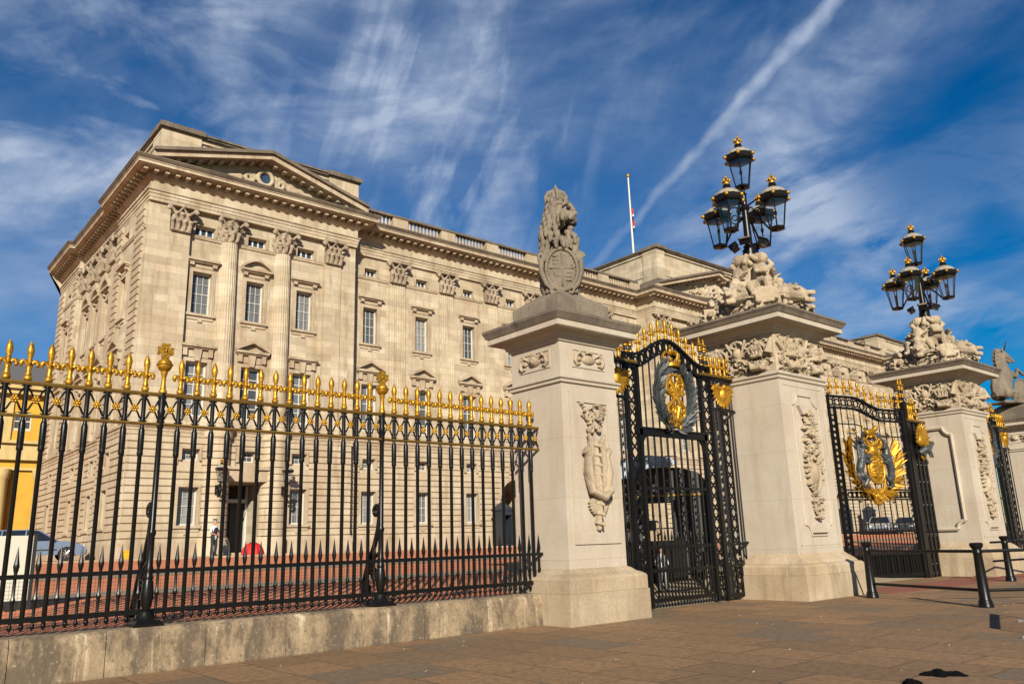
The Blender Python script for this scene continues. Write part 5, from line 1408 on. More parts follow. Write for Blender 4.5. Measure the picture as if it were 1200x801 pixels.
lg = MB(); lg.sweep(LOW, [(0,19.16),(.08,19.2),(.08,19.30),(.11,19.32),(.11,19.38),(0,19.42)]); pp('sill_band', lg, 'palace_trim')
en = MB(); en.sweep(PATH, [(-.32,20.80),(.02,20.80),(.02,20.97),(.06,20.99),(.06,21.17),(.11,21.2),(.11,21.33),(.19,21.38),(.19,21.43),(.04,21.46),(.04,21.95),(.10,22.0),(.17,22.06),(.17,22.10),(.24,22.12),(.24,22.44),(.92,22.46),(.92,22.49),(.98,22.49),(.98,22.62)])
pp('entablature', en, 'palace_stone')
en = MB(); en.sweep(PATH, [(-.32,22.6),(.985,22.623),(1.0,22.64),(1.03,22.66),(1.03,22.69),(-.32,22.70)])
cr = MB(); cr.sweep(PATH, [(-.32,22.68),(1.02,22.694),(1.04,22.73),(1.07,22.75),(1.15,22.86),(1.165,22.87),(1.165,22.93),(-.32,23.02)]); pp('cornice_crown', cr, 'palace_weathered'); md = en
def modil(a, b2, pl, axis):
    n = max(1, int(abs(b2-a)/.56)); s = (b2-a)/n
    for i in range(n):
        u = a+s*(i+.5)
        if axis == 'y': md.box(u-.11,pl-.70,22.25,u+.11,pl-.22,22.45); md.box(u-.11,pl-.38,22.20,u+.11,pl-.22,22.26)
        else: md.box(pl-.70,u-.11,22.25,pl-.22,u+.11,22.45); md.box(pl-.38,u-.11,22.20,pl-.22,u+.11,22.26)
for a, b2, pl in ((10.6,25.0,44.05),(25.5,52.3,45.05),(52.4,72,43.05),(72.2,99,45.05),(99.2,113,44.05)): modil(a, b2, pl, 'y')
for a, b2, pl in ((44.2,50,11.4),(50.1,60.2,11.72),(60.3,66,11.4)): modil(a, b2, pl, 'x')
pp('cornice', en, 'palace_trim')
# capitals
def capital(w, rnd_=False):
    m = MB(); dp = .34 if not rnd_ else w*.5
    if rnd_: m.lathe(0,0,[(w*.44,0),(w*.46,.06),(w*.42,.12),(w*.42,1.0),(w*.56,1.35)], 16)
    else: m.box(-w*.44,-.12,0,w*.44,.3,1.3); m.box(-w*.5,-.18,0,w*.5,.3,.09)
    m.box(-w*.66,-(w*.62 if rnd_ else .42),1.38,w*.66,.3,1.55)
    angs = [R(-90+40*k) for k in range(-3, 4)] if rnd_ else None
    for row, (z, h, n) in enumerate(((.1,.5,4),(.42,.62,3))):
        if rnd_:
            for k in range(-3, 4):
                a = R(-90+36*(k+.5*row)); x, y = w*.44*math.cos(a), w*.44*math.sin(a)
                m.tube([(x,y,z),(x*1.18,y*1.18,z+h*.7),(x*1.42,y*1.42,z+h),(x*1.5,y*1.5,z+h*.78)], [.11,.14,.12,.07], 7)
        else:
            for k in range(n):
                x = (k-(n-1)/2)*w*.27; m.tube([(x,-.12,z),(x*1.05,-.20,z+h*.7),(x*1.1,-.34,z+h),(x*1.1,-.40,z+h*.78)], [.11,.13,.12,.07], 7)
    for sg in (-1, 1):
        y0 = -(w*.40 if rnd_ else .2)
        m.tube([(sg*w*.2,y0,.8),(sg*w*.45,y0-.12,1.15),(sg*w*.66,y0-.16,1.36)], [.07,.09,.09], 7); m.ball((sg*w*.66,y0-.16,1.22), (.16,.12,.16), 9, 7)
        m.tube([(sg*w*.12,y0,.8),(sg*w*.16,y0-.1,1.15),(sg*.05,y0-.12,1.3)], [.05,.07,.06], 6)
    m.ball((0,-(w*.6 if rnd_ else .4),1.45), (.14,.08,.14), 8, 6)
    return sculpt(m, 'capital', .042, (0,0,0), 1)
CAP_P, CAP_C, CAP_W = capital(1.15), capital(1.18, True), capital(1.25)
def put_cap(me, x, y, rot=0):
    o = link('capital', me, 'capital_stone', pal, (x-PB[0], y-PB[1], 19.26-PB[2])); o.rotation_euler = (0,0,rot)
def pilaster(x, pl, face, w, fl_=False):
    m = MB(); a = w/2
    if fl_:
        pts = [(x-a, pl), (x-a, face)]; n = 7
        for k in range(n):
            c = x-a+w*(k+.5)/n; hw = w/n*.30; pts += [(c-hw, face), (c-hw*.6, face+.05), (c+hw*.6, face+.05), (c+hw, face)]
        pts += [(x+a, face), (x+a, pl)]
        m.prism(pts, 'z', 8.9, 19.26)
    else: m.box(x-a, face, 8.9, x+a, pl, 19.26)
    m.box(x-a-.08, face-.08, 8.36, x+a+.08, pl, 8.7); m.box(x-a-.04, face-.05, 8.7, x+a+.04, pl, 8.9)
    pp('pilaster', m, 'palace_stone')
for x in (13.17, 22.75): pilaster(x, YP, 44.12, 1.15); put_cap(CAP_P, x, 44.12)
for x, a, b2 in ((12.0,-.58,.61), (23.9,-.58,.49)): pp('pilaster', MB().box(x+a, 44.2, 8.36, x+b2, YP, 20.8), 'palace_stone')
COLM = MB(); vs = []; nf = 24; zs = [8.95, 11.8, 12.0, 15.5, 19.26]
for z in zs:
    r = .60-.08*((z-8.95)/10.3)**1.3
    for k in range(nf*4):
        a = 2*PI*k/(nf*4); rr_ = r*(1-.055*(k%4 in (1,2))) if z > 11.9 else r; vs.append((rr_*math.cos(a), rr_*math.sin(a), z))
n = nf*4; COLM.add(vs, [(i*n+j, i*n+(j+1)%n, (i+1)*n+(j+1)%n, (i+1)*n+j) for i in range(len(zs)-1) for j in range(n)])
COLM.lathe(0,0,[(.74,8.36),(.74,8.5),(.78,8.56),(.74,8.66),(.66,8.72),(.70,8.82),(.66,8.9),(.60,8.96)], 24)
COLMESH = COLM.mesh('column', (0,0,0), 35)
def column(x, y):
    link('column', COLMESH, 'palace_stone', pal, (x-PB[0], y-PB[1], -PB[2])); put_cap(CAP_C, x, y)
for x in (16.12, 19.46): column(x, 44.5)
for x in [28.17+4.13*k for k in range(6)]: pilaster(x, YW, 45.06, 1.28, k % 1 == 0 if False else True); put_cap(CAP_W, x, 45.06)
for x in [124.4-(28.17+4.13*k) for k in range(6)]: pilaster(x, YW, 45.06, 1.28); put_cap(CAP_W, x, 45.06)
for x in (54.3, 58.9, 65.5, 70.1): pilaster(x, YC, 43.12, 1.3, True); put_cap(CAP_W, x, 43.12)
for y in (51.5, 54.0, 56.4, 58.9): put_cap(CAP_W, 11.56, y, -PI/2)
# rounded rusticated piers under the columns
for x in (16.12, 19.46):
    m = MB(); n = 14; h = (zS0-2.4)/n
    for k in range(n): a = 2.4+k*h; m.lathe(x, 44.55, [(.70,a+.004),(.76,a+.035),(.76,a+h-.035),(.70,a+h-.004)], 24)
    m.lathe(x, 44.55, [(.92,1.3),(.92,2.2),(.82,2.38)], 24); m.lathe(x, 44.55, [(.80,zS0-.02),(.86,7.8),(.86,8.1),(.98,8.2),(.98,8.29),(.8,8.36)], 24)
    pp('rusticated_pier', m, 'palace_rustic', 40)
# doorway
d = MB(); d.box(16.2,44.0,5.40,19.35,YP,6.05); d.box(16.1,43.85,6.05,19.45,YP,6.22); d.prism([(17.45,5.36),(18.1,5.36),(18.3,6.3),(17.25,6.3)], 'y', 43.78, 44.0)
pp('door_hood', d, 'palace_trim')
dr = MB(); dr.box(16.86,46.6,1.42,18.74,46.7,5.35); dr.box(16.9,46.5,1.45,17.75,46.59,4.35); dr.box(17.8,46.5,1.45,18.7,46.59,4.35)
pp('door', dr, 'dark_paint')
dr = MB(); dr.box(16.86,46.3,4.36,18.74,46.48,4.56); dr.box(16.86,46.28,1.42,16.98,46.48,5.3); dr.box(18.62,46.28,1.42,18.74,46.48,5.3); pp('door_frame', dr, 'white_paint')
rv = MB(); rv.box(16.78,YP+.36,1.4,16.848,46.7,5.35); rv.box(18.752,YP+.36,1.4,18.82,46.7,5.35); rv.box(16.78,YP+.36,5.352,18.82,46.7,5.4); rv.box(16.5,43.6,1.40,19.1,45.2,1.56)
pp('door_reveal', rv, 'palace_stone')
# carriage arches
def archway(x0, x1, ztop, pl, name='archway'):
    m = MB(); r = (x1-x0)/2; xc = (x0+x1)/2; zs_ = ztop-r; n = 16
    arc = [(xc+r*math.cos(PI-PI*i/n), zs_+r*math.sin(PI-PI*i/n)) for i in range(n+1)]
    h = n//2
    m.prism([(x0-.0,ztop+.01)]+[(x0,zs_)]+arc[1:h+1]+[(xc,ztop+.01)], 'y', pl+.005, pl+.5)
    m.prism([(xc,ztop+.01)]+arc[h:n]+[(x1,zs_),(x1,ztop+.01)], 'y', pl+.005, pl+.5)
    for p, q in zip(arc, arc[1:]):
        e = lambda s, k: (xc+(s[0]-xc)*k, zs_+(s[1]-zs_)*k)
        m.prism([e(p,1.003), e(q,1.003), e(q,1.14), e(p,1.14)], 'y', pl-.13, pl+.01)
        m.quad((p[0],pl+.02,p[1]),(q[0],pl+.02,q[1]),(q[0],pl+9,q[1]),(p[0],pl+9,p[1]))
    m.box(xc-.22,pl-.22,ztop-.04,xc+.22,pl,ztop+.5)
    m.quad((x0,pl+.3,1.3),(x0,pl+9,1.3),(x0,pl+9,zs_),(x0,pl+.3,zs_)); m.quad((x1,pl+.3,1.3),(x1,pl+9,1.3),(x1,pl+9,zs_),(x1,pl+.3,zs_))
    pp(name, m, 'palace_trim')
    k = MB(); k.quad((x0-.01,pl+8.9,1.3),(x1+.01,pl+8.9,1.3),(x1+.01,pl+8.9,ztop),(x0-.01,pl+8.9,ztop)); pp('passage_shade', k, 'dark_paint')  # flat dark sheet stands for the shade deep in the passage
for a in ((37.0,39.95,6.1,YW),(84.45,87.4,6.1,YW),(55.2,58.0,6.6,YC),(60.2,64.2,7.3,YC),(66.4,69.2,6.6,YC)): archway(*a)
# roof behind the parapets
r_ = MB(); r_.box(11.9,46.5,22.3,112.6,66,22.6); r_.box(53.6,44.0,22.3,70.8,46.5,22.6); pp('roof', r_, 'lead_roof')
# balustrades over the wings
balu = MB()
for k in range(9): balu.lathe(k*.30, 0, [(.085,0),(.085,.07),(.055,.11),(.095,.27),(.10,.36),(.055,.56),(.05,.65),(.085,.74),(.085,.82)], 8)
BAL = balu.mesh('baluster_row', (0,0,0), 40)
def balustrade(x0, x1, peds, y=44.85):
    m = MB(); m.box(x0,y-.22,22.98,x1,y+.3,23.16)
    pp('parapet_base', m, 'palace_weathered')
    c = MB(); c.box(x0,y-.26,23.97,x1,y+.30,24.13); pp('coping', c, 'palace_weathered')
    for x in peds: pp('pedestal', MB().box(x-.62,y-.2,23.155,x+.62,y+.25,23.98), 'palace_trim')
    for a, b2 in zip(peds, peds[1:]): link('baluster_row', BAL, 'palace_trim', pal, ((a+b2)/2-1.2-PB[0], y+.02-PB[1], 23.16-PB[2]))
balustrade(24.9, 53.3, [24.2]+[28.17+4.13*k for k in range(6)]+[52.9]); balustrade(71.1, 99.9, [71.5]+[124.4-(28.17+4.13*k) for k in range(6)][::-1]+[100.2])
# attics over the end pavilions and the centre
def attic(x0, x1, y0, y1, zb, zt, ends, step=0):
    m = MB(); m.box(x0+.1,y0+.1,22.9,x1-.1,y1,zt-.32)
    for a, b2 in ends: m.box(a,y0-.08,22.9,b2,y0+1.6,zt-.3)
    m.box(x0+.02,y0+.02,zb+.55,x1-.02,y1,zb+.72); m.box(x0-.02,y0-.04,zt-.62,x1+.02,y1,zt-.5)
    pp('attic', m, 'palace_stone')
    w_ = MB(); w_.box(x0-.06,y0-.16,22.9,x1+.06,y1,zb)
    for a, b2 in ends: w_.box(a-.1,y0-.24,22.9,b2+.1,y0+1.5,zb+.02)
    pp('attic_base', w_, 'palace_weathered')
    c = MB(); c.box(x0-.05,y0-.12,zt-.31,x1+.05,y1+.1,zt-.02); c.box(x0-.14,y0-.22,zt-.2,x1+.14,y1+.18,zt-.08)
    for a, b2 in ends: c.box(a-.16,y0-.32,zt-.28,b2+.16,y0+1.75,zt+.02)
    pp('attic_coping', c, 'palace_weathered')
attic(12.0, 25.0, 45.1, 49.0, 23.9, 26.2, ((12.0,14.3),(22.8,25.0)))
attic(100, 113, 45.1, 49.0, 23.9, 26.2, ((100,102.2),))
attic(55.2, 69.2, 43.9, 58, 24.6, 27.9, ((55.2,56.4),(68,69.2)))
lp = MB(); lp.box(11.7,49,22.98,12.1,66,24.5)
for y in (51, 55.2, 59.4, 63, 65.4): lp.box(11.6,y-.7,22.98,12.2,y+.7,24.75)
pp('side_parapet', lp, 'palace_stone'); lp = MB(); lp.box(11.6,49.1,24.5,12.2,66,24.68)
for y in (51, 55.2, 59.4, 63, 65.4): lp.box(11.5,y-.8,24.75,12.3,y+.8,24.95)
pp('side_coping', lp, 'palace_weathered')
# pediments
def pediment(x0, x1, zt, fy, carved):
    xc = (x0+x1)/2; z0 = 22.98; m = MB()
    m.prism([(x0+.6,z0),(x1-.6,z0),(xc,zt-.45)], 'y', fy, fy+1.1); pp('tympanum', m, 'palace_stone')
    k, w_, md2 = MB(), MB(), MB()
    for sg, xe in ((-1, x0), (1, x1)):
        k.prism([(xe,z0-.02),(xc,zt-.52),(xc,zt-.2),(xe,z0+.30)], 'y', fy-.98, fy+1.1)
        w_.prism([(xe,z0+.31),(xc,zt-.19),(xc,zt+.02),(xe-sg*0,z0+.50)], 'y', fy-1.16, fy+1.1)
        n = int(abs(xc-xe)/.6)
        for i in range(1, n):
            t = (i+.3)/n; x = xe+(xc-xe)*t; z = z0-.02+(zt-.5-z0)*t
            md2.box(x-.11,fy-.66,z-.17,x+.11,fy-.05,z+.03)
    k.merge(md2); pp('raking_cornice', k, 'palace_trim'); pp('raking_crown', w_, 'palace_weathered')
    s = MB(); zc = z0+(zt-z0)*.36
    s.tube([(xc+.46*math.cos(a*PI/10),fy-.12,zc+.46*math.sin(a*PI/10)) for a in range(21)], .14, 8)
    for sg in (-1, 1):
        s.tube(spiral((xc+sg*1.0,fy-.05,zc-.12), .38, 1.4, PI/2, 18, 'xz', sg, .2), .13, 7)
        s.tube(spiral((xc+sg*1.75,fy-.05,zc-.32), .28, 1.3, PI/2, 16, 'xz', sg, .2), .11, 7)
        s.tube([(xc+sg*.5,fy-.06,zc-.5),(xc+sg*1.4,fy-.1,zc-.62),(xc+sg*2.6,fy-.04,zc-.66)], [.1,.12,.05], 7)
        s.leaf((xc+sg*1.2,fy-.04,zc-.2), (sg,-.1,-.15), (0,-1,0), 1.2, .4, .08)
    if carved:
        rnd = random.Random(8)
        lumps(s, rnd, 60, lambda r: (xc+(lambda v: v)(r.uniform(-4.5,4.5)), zc-.5+r.uniform(0,.8)), fy, .2, .25, .5)
    link('carved_tympanum', sculpt(s, 'carved_tympanum', .05, PB, 1), 'palace_trim', pal)
    g = MB(); g.lathe(0,0,[(.33,0),(.33,.03)], 18); g.v = [(xc+a, fy-.05-c, zc+b2) for a, b2, c in g.v]; pp('oculus_pane', g, 'attic_glass')
pediment(11.15, 24.65, 25.3, 44.0, False)
pediment(53.0, 71.4, 26.3, 43.0, True)
# drainpipe in the angle
dp = MB(); dp.tube([(24.56,45.0,1.5),(24.56,45.0,19.0)], .07, 8); pp('drainpipe', dp, 'black_iron', 60)

# flag
t = MB(); t.lathe(62.2,52.4,[(.13,22.6),(.12,31),(.08,40.0)], 12)
fp = thing('flagpole', 'tall white flagpole with gilt finial on the palace roof', 'flagpole', (62.2,52.4,22.6))
part('pole', t, 'white_paint', fp, (62.2,52.4,22.6)); t = MB(); t.ball((0,0,17.6), (.2,.2,.24), 10, 8); part('finial', t, 'gold_leaf', fp, smooth=60)
fl_ = thing('flag', 'red white and blue flag hanging limp against the white flagpole', 'flag', (62.2,52.3,33.6))
for k, (mt, z0, z1, dx) in enumerate((('flag_red',2.05,2.75,.0),('flag_white',1.75,2.1,.03),('flag_blue',1.30,1.8,.0),('flag_red',.62,1.36,.08),('flag_white',.42,.68,.02),('flag_blue',.0,.46,.0))):
    m = MB(); m.tube([(.10+dx,0,z0),(.22+dx,-.03,(z0+z1)/2),(.12+dx,0,z1)], [.10,.16,.11], 8, True, .5); part('fold', m, mt, fl_, smooth=60)

# ------------------------------------------------------------------ ochre building beyond
ob = thing('ochre_building', 'yellow ochre rendered building with pale columns beyond the palace corner', 'building', (-4, 75, 1.4))
OB = (-4, 75, 1.4)
w_ = MB(); oops = [(x-.62,x+.62,11.7,13.2) for x in (-14,-9.6,-5.2,-.8,3.6,7.9,11.2)]
wall(w_, 'y', 75, -24, 18, 1.4, 15.0, oops, .25); w_.quad((18,75,1.4),(18,90,1.4),(18,90,15),(18,75,15)); w_.quad((-24,75,1.4),(-24,90,1.4),(-24,90,15),(-24,75,15))
part('wall', w_, 'ochre_render', ob, OB, 0)
b_ = MB(); b_.box(-24,74.6,9.3,18,75.02,10.6); b_.box(-24,74.3,10.6,18,75.02,10.85); b_.box(-24,74.75,8.5,18,75.02,8.7); b_.box(-24,74.3,14.6,18,75.05,15.0); b_.box(-24,74.0,15.0,18,75.05,15.35)
part('string_course', b_, 'ochre_trim', ob, OB, 0)
for x in (-12,-7.4,-2.8,1.8,6.4,10.1,12.9):
    c = MB(); c.lathe(x,74.5,[(.62,1.4),(.62,1.8),(.52,1.9),(.5,7.7),(.58,7.8),(.66,8.2),(.7,8.5)], 16); part('column', c, 'ochre_trim', ob, OB, 40)
    c = MB(); c.box(x-.35,74.86,10.86,x+.35,75.02,14.6); part('pilaster', c, 'ochre_trim', ob, OB, 0)
for o in oops:
    f = link('window', WM[0], 'white_paint', ob, ((o[0]+o[1])/2-OB[0], .12, 11.7-OB[2])); f.scale = (1.3,1,2.5); link('pane', WM[1], 'attic_glass', f)
r_ = MB(); r_.prism([(73.9,15.35),(91,15.35),(82.4,18.6)], 'x', -24.5, 18.5); part('roof', r_, 'lead_roof', ob, OB, 0)
# ------------------------------------------------------------------ people
def hand(m, w, d, s=1, side=1, curl=.5):
    """palm, four bent fingers and a thumb, reaching from wrist w along d"""
    w = Vector(w); d = Vector(d).normalized(); a = d.cross(Vector((0,0,1)))
    a = a.normalized() if a.length > .1 else Vector((1,0,0)); n = d.cross(a)
    M = Matrix((a, n, d)).transposed()
    m.ball(tuple(w+d*.045*s), (.04*s,.019*s,.05*s), 8, 6, M)
    for k, L in enumerate((.062,.074,.07,.055)):
        b = w+d*.085*s+a*(k-1.5)*.021*s; p1 = b+d*L*.5*s-n*.01*s; p2 = p1+(d*(1-curl)-n*curl)*L*.6*s
        m.tube([tuple(b-d*.02), tuple(p1), tuple(p2)], [.0105*s,.0098*s,.0085*s], 6)
    b = w+d*.03*s+a*side*.035*s; m.tube([tuple(b), tuple(b+(d*.6+a*side*.6)*.04*s), tuple(b+(d*.9+a*side*.3)*.075*s)], [.013*s,.0115*s,.009*s], 6)
def person(label, loc, rot, H, arms, hair, top, bottom, extras=None, sleeves='short', skin='skin'):
    t = thing('person', label, 'person', loc, rot); k = H/1.78
    S = lambda p: (p[0]*k, p[1]*k, p[2]*k)
    def chain(m, pts, rad, n=9): limb(m, [S(p) for p in pts], [r*k for r in rad], n)
    legs = [[(sg*.09,0,.92),(sg*.11,-.02,.50),(sg*.12,.02,.10)] for sg in (-1,1)]
    b = MB(); chain(b, [(0,0,.95),(0,.01,1.15),(0,.01,1.36)], [.125,.12,.14]); b.tube([S((-.15,.01,1.40)),S((.15,.01,1.40))], .075*k, 9)
    chain(b, [(0,.01,1.42),(0,-.005,1.56)], [.06,.052])
    b.ball(S((0,-.01,1.66)), (.076*k,.095*k,.118*k), 14, 10); b.ball(S((0,-.045,1.60)), (.055*k,.06*k,.06*k), 10, 8)
    b.tube([S((0,-.095,1.68)),S((0,-.118,1.645)),S((0,-.10,1.635))], [.012*k,.016*k,.012*k], 6)
    for sg in (-1, 1): b.ball(S((sg*.078,.005,1.655)), (.014*k,.024*k,.033*k), 7, 5); b.ball(S((sg*.03,-.085,1.695)), (.022*k,.014*k,.009*k), 6, 4)
    b.ball(S((0,-.098,1.605)), (.024*k,.012*k,.008*k), 6, 4)
    for l in legs: chain(b, l, [.085,.058,.042])
    for sg, a in zip((-1, 1), arms):
        chain(b, a, [.052,.042,.032]); d = Vector(a[2])-Vector(a[1]); hand(b, S(a[2]), d, k, -sg)
    link('body', sculpt(b, 'body', .011*k, (0,0,0), 1), skin, t)
    s = MB(); chain(s, [(0,.0,.92),(0,.01,1.12),(0,.01,1.36)], [.15,.14,.158]); s.tube([S((-.165,.01,1.39)),S((.165,.01,1.39))], .085*k, 9); s.tube([S((0,.01,1.40)),S((0,.005,1.48))], .068*k, 9)
    for a in arms:
        e = Vector(a[0]).lerp(Vector(a[1]), .75) if sleeves == 'short' else Vector(a[1]); chain(s, [a[0], tuple(e)], [.07,.062])
        if sleeves == 'long': chain(s, [a[1], tuple(Vector(a[1]).lerp(Vector(a[2]), .92))], [.058,.045])
    link('shirt', sculpt(s, 'shirt', .014*k, (0,0,0), 2), top, t)
    q = MB(); chain(q, [(-.07,.0,.93),(.07,.0,.93)], [.14,.14])
    for l in legs: chain(q, l, [.105,.078,.062])
    link('trousers', sculpt(q, 'trousers', .014*k, (0,0,0), 2), bottom, t)
    f = MB()
    for sg in (-1, 1): f.ball(S((sg*.12,-.05,.045)), (.05*k,.13*k,.05*k), 10, 7)
    part('shoes', f, 'rubber', t, smooth=60)
    if hair:
        h = MB(); h.ball(S((0,.015,1.70)), (.086*k,.098*k,.095*k), 12, 8); h.ball(S((0,.05,1.62)), (.075*k,.06*k,.10*k), 10, 7); part('hair', h, 'hair_brown', t, smooth=60)
    e = MB()
    for sg in (-1, 1): e.ball(S((sg*.03,-.093,1.672)), (.012*k,.008*k,.008*k), 6, 4)
    part('eyes', e, 'dark_paint', t, smooth=60)
    if extras: extras(t, k)
    return t
def police(t, k):
    v = MB(); v.tube([(0,.005,1.06*k),(0,.005,1.2*k),(0,.005,1.40*k)], [.165*k,.165*k,.16*k], 12, True, .85)
    v.box(-.13*k,-.19*k,1.10*k,-.04*k,-.14*k,1.20*k); v.box(.04*k,-.19*k,1.22*k,.11*k,-.14*k,1.32*k); part('vest', v, 'dark_uniform', t, smooth=40)
    c = MB(); c.lathe(0,0,[(.093*k,1.71*k),(.095*k,1.755*k),(.13*k,1.785*k),(.128*k,1.80*k),(.05*k,1.83*k)], 16); c.ball((0,-.10*k,1.712*k), (.075*k,.06*k,.008*k), 10, 5); part('cap', c, 'dark_uniform', t, smooth=50)
    bnd = MB(); bnd.lathe(0,0,[(.0955*k,1.722*k),(.097*k,1.724*k),(.097*k,1.748*k),(.0955*k,1.75*k)], 16); part('cap_band', bnd, 'white_shirt', t, smooth=50)
folded = [[(-.19,.01,1.38),(-.27,-.06,1.13),(-.04,-.21,1.02)],[(.19,.01,1.38),(.27,-.06,1.13),(.04,-.22,1.05)]]
person('police officer in black vest, white short sleeves and peaked cap with folded hands', (15.35, 42.0, 1.435), R(20), 1.80, folded, False, 'white_shirt', 'dark_uniform', police)
down = [[(-.18,.01,1.38),(-.26,.0,1.10),(-.18,-.20,.98)],[(.18,.01,1.38),(.25,-.02,1.10),(.10,-.24,1.04)]]
person('person with brown hair in a white top standing behind the wreath gate', (16.55, 13.75, .27), R(-25), 1.12, down, True, 'white_shirt', 'white_shirt', None, 'long')

# ------------------------------------------------------------------ things in the forecourt
def sentry(x, y, label):
    t = thing('sentry_box', label, 'sentry box', (x, y, fz(y)+.015), 0, 'sentry boxes along the palace front')
    b = MB(); b.box(-.50,-.45,0,.50,-.40,.12); b.box(-.50,-.5,0,-.42,.5,2.35); b.box(.42,-.5,0,.50,.5,2.35); b.box(-.42,.42,0,.42,.5,2.35); b.box(-.42,-.5,2.05,.42,-.43,2.35); b.box(-.56,-.56,2.35,.56,.56,2.45)
    part('cabin', b, 'navy_wood', t); i = MB(); i.box(-.415,.38,.02,.415,.415,2.3); part('back_panel', i, 'dark_paint', t)
    r = MB(); r.frustum(0,0,2.45,2.95,.58,.58,.08,.08); r.lathe(0,0,[(.05,2.95),(.05,3.05),(.11,3.12),(.05,3.2),(.01,3.28)], 10); part('roof', r, 'navy_wood', t)
    return t
sentry(35.85, 43.6, 'dark sentry box left of the carriage arch, behind the railing end'); sentry(41.2, 43.6, 'dark sentry box right of the carriage arch hidden by the lion pillar')
sentry(83.2, 43.6, 'dark sentry box seen beside the edge of the nearer big pillar'); sentry(88.6, 43.6, 'dark sentry box seen through the bars under the royal arms')
def wall_lamp(x, y, z, label):
    t = thing('wall_lantern', label, 'lantern', (x, y, z), 0, 'lanterns beside the palace door')
    b = MB(); b.tube(spiral((0,.0,.12), .34, 1.2, -PI/2, 20, 'yz', -1, .3), .07, 7); b.tube([(0,.32,.1),(0,.1,-.05),(0,-.25,.2),(0,-.3,.55)], .06, 7); b.box(-.07,.26,-.1,.07,.34,.4)
    part('bracket', b, 'black_iron', t, smooth=60)
    f = link('lantern', LM['frame'], 'black_iron', t, (0,-.3,.5)); f.scale = (.72,.72,.72)
    link('glass', LM['glass'], 'lantern_glass', f); link('dome', LM['dome'], 'gold_rail', f); link('crown', LM['crown'], 'gold_leaf', f)
    return t
wall_lamp(15.95, 43.45, 4.75, 'black wall lantern with gilt top left of the palace door'); wall_lamp(19.75, 43.45, 4.75, 'black wall lantern with gilt top right of the palace door')
# red domed cover by the door
r = MB(); n = 16
prof = [(.60,0),(.58,.16),(.50,.36),(.34,.54),(.15,.63),(.02,.66)]
vs = []
for rad, z in prof:
    for k in range(n*2): a = PI*k/n; q = 1-.06*(k%2); vs.append((rad*q*math.cos(a), rad*q*math.sin(a), z))
r.add(vs, [(i*n*2+j, i*n*2+(j+1)%(n*2), (i+1)*n*2+(j+1)%(n*2), (i+1)*n*2+j) for i in range(len(prof)-1) for j in range(n*2)])
r.ball((0,0,.66), .04, 6, 5)
single('red_umbrella', r, 'red_fabric', 'bright red dome of an open umbrella on the ground before the palace door', 'umbrella', smooth=20, loc=(17.55, 42.3, 1.435))
y_ = MB(); y_.box(-.2,-.15,0,.2,.15,.34); y_.box(-.22,-.17,.34,.22,.17,.40); y_.box(-.14,-.162,.08,.14,-.151,.26)
single('grit_bin', y_, 'yellow_paint', 'small yellow box standing against the palace foot, left of the first post', 'box', loc=(11.2, 41.9, 1.435), smooth=0)
y_ = MB(); y_.lathe(0,0,[(.05,0),(.055,.12),(.045,.16),(.02,.2),(.02,.23)], 10)
single('yellow_bottle', y_, 'yellow_paint', 'small yellow bottle standing by the foot of the second railing post', 'bottle', loc=(7.98, 13.15, .612), smooth=40)

# notice board
nb = thing('notice_board', 'cream notice board with grey lettering behind the railings at the left edge', 'notice board', (1.52, 17.3, fz(17.3)))
b = MB(); b.box(-1.5,-.04,.16,1.46,.05,1.30); part('panel', b, 'cream_panel', nb)
b = MB(); b.box(-1.56,-.08,0,1.52,.09,.158); b.box(1.462,-.06,.16,1.52,.07,1.32); b.box(-1.56,-.06,.16,-1.502,.07,1.32); b.box(-1.2,-.3,0,-1.1,.3,.06); b.box(1.1,-.3,0,1.2,.3,.06); part('frame', b, 'dark_paint', nb)
def letter_mesh(txt, size):
    cu = bpy.data.curves.new('lettering', 'FONT'); cu.body = txt; cu.size = size; cu.extrude = .004; cu.align_x = 'RIGHT'
    o = bpy.data.objects.new('tmp', cu); COL.objects.link(o); dg = bpy.context.evaluated_depsgraph_get()
    me = bpy.data.meshes.new_from_object(o.evaluated_get(dg)); bpy.data.objects.remove(o); me.name = 'lettering'; me.materials.clear(); return me
tx = link('lettering', letter_mesh('ERY', .15), 'text_grey', nb, (.93, -.048, .80)); tx.rotation_euler = (R(90),0,0)

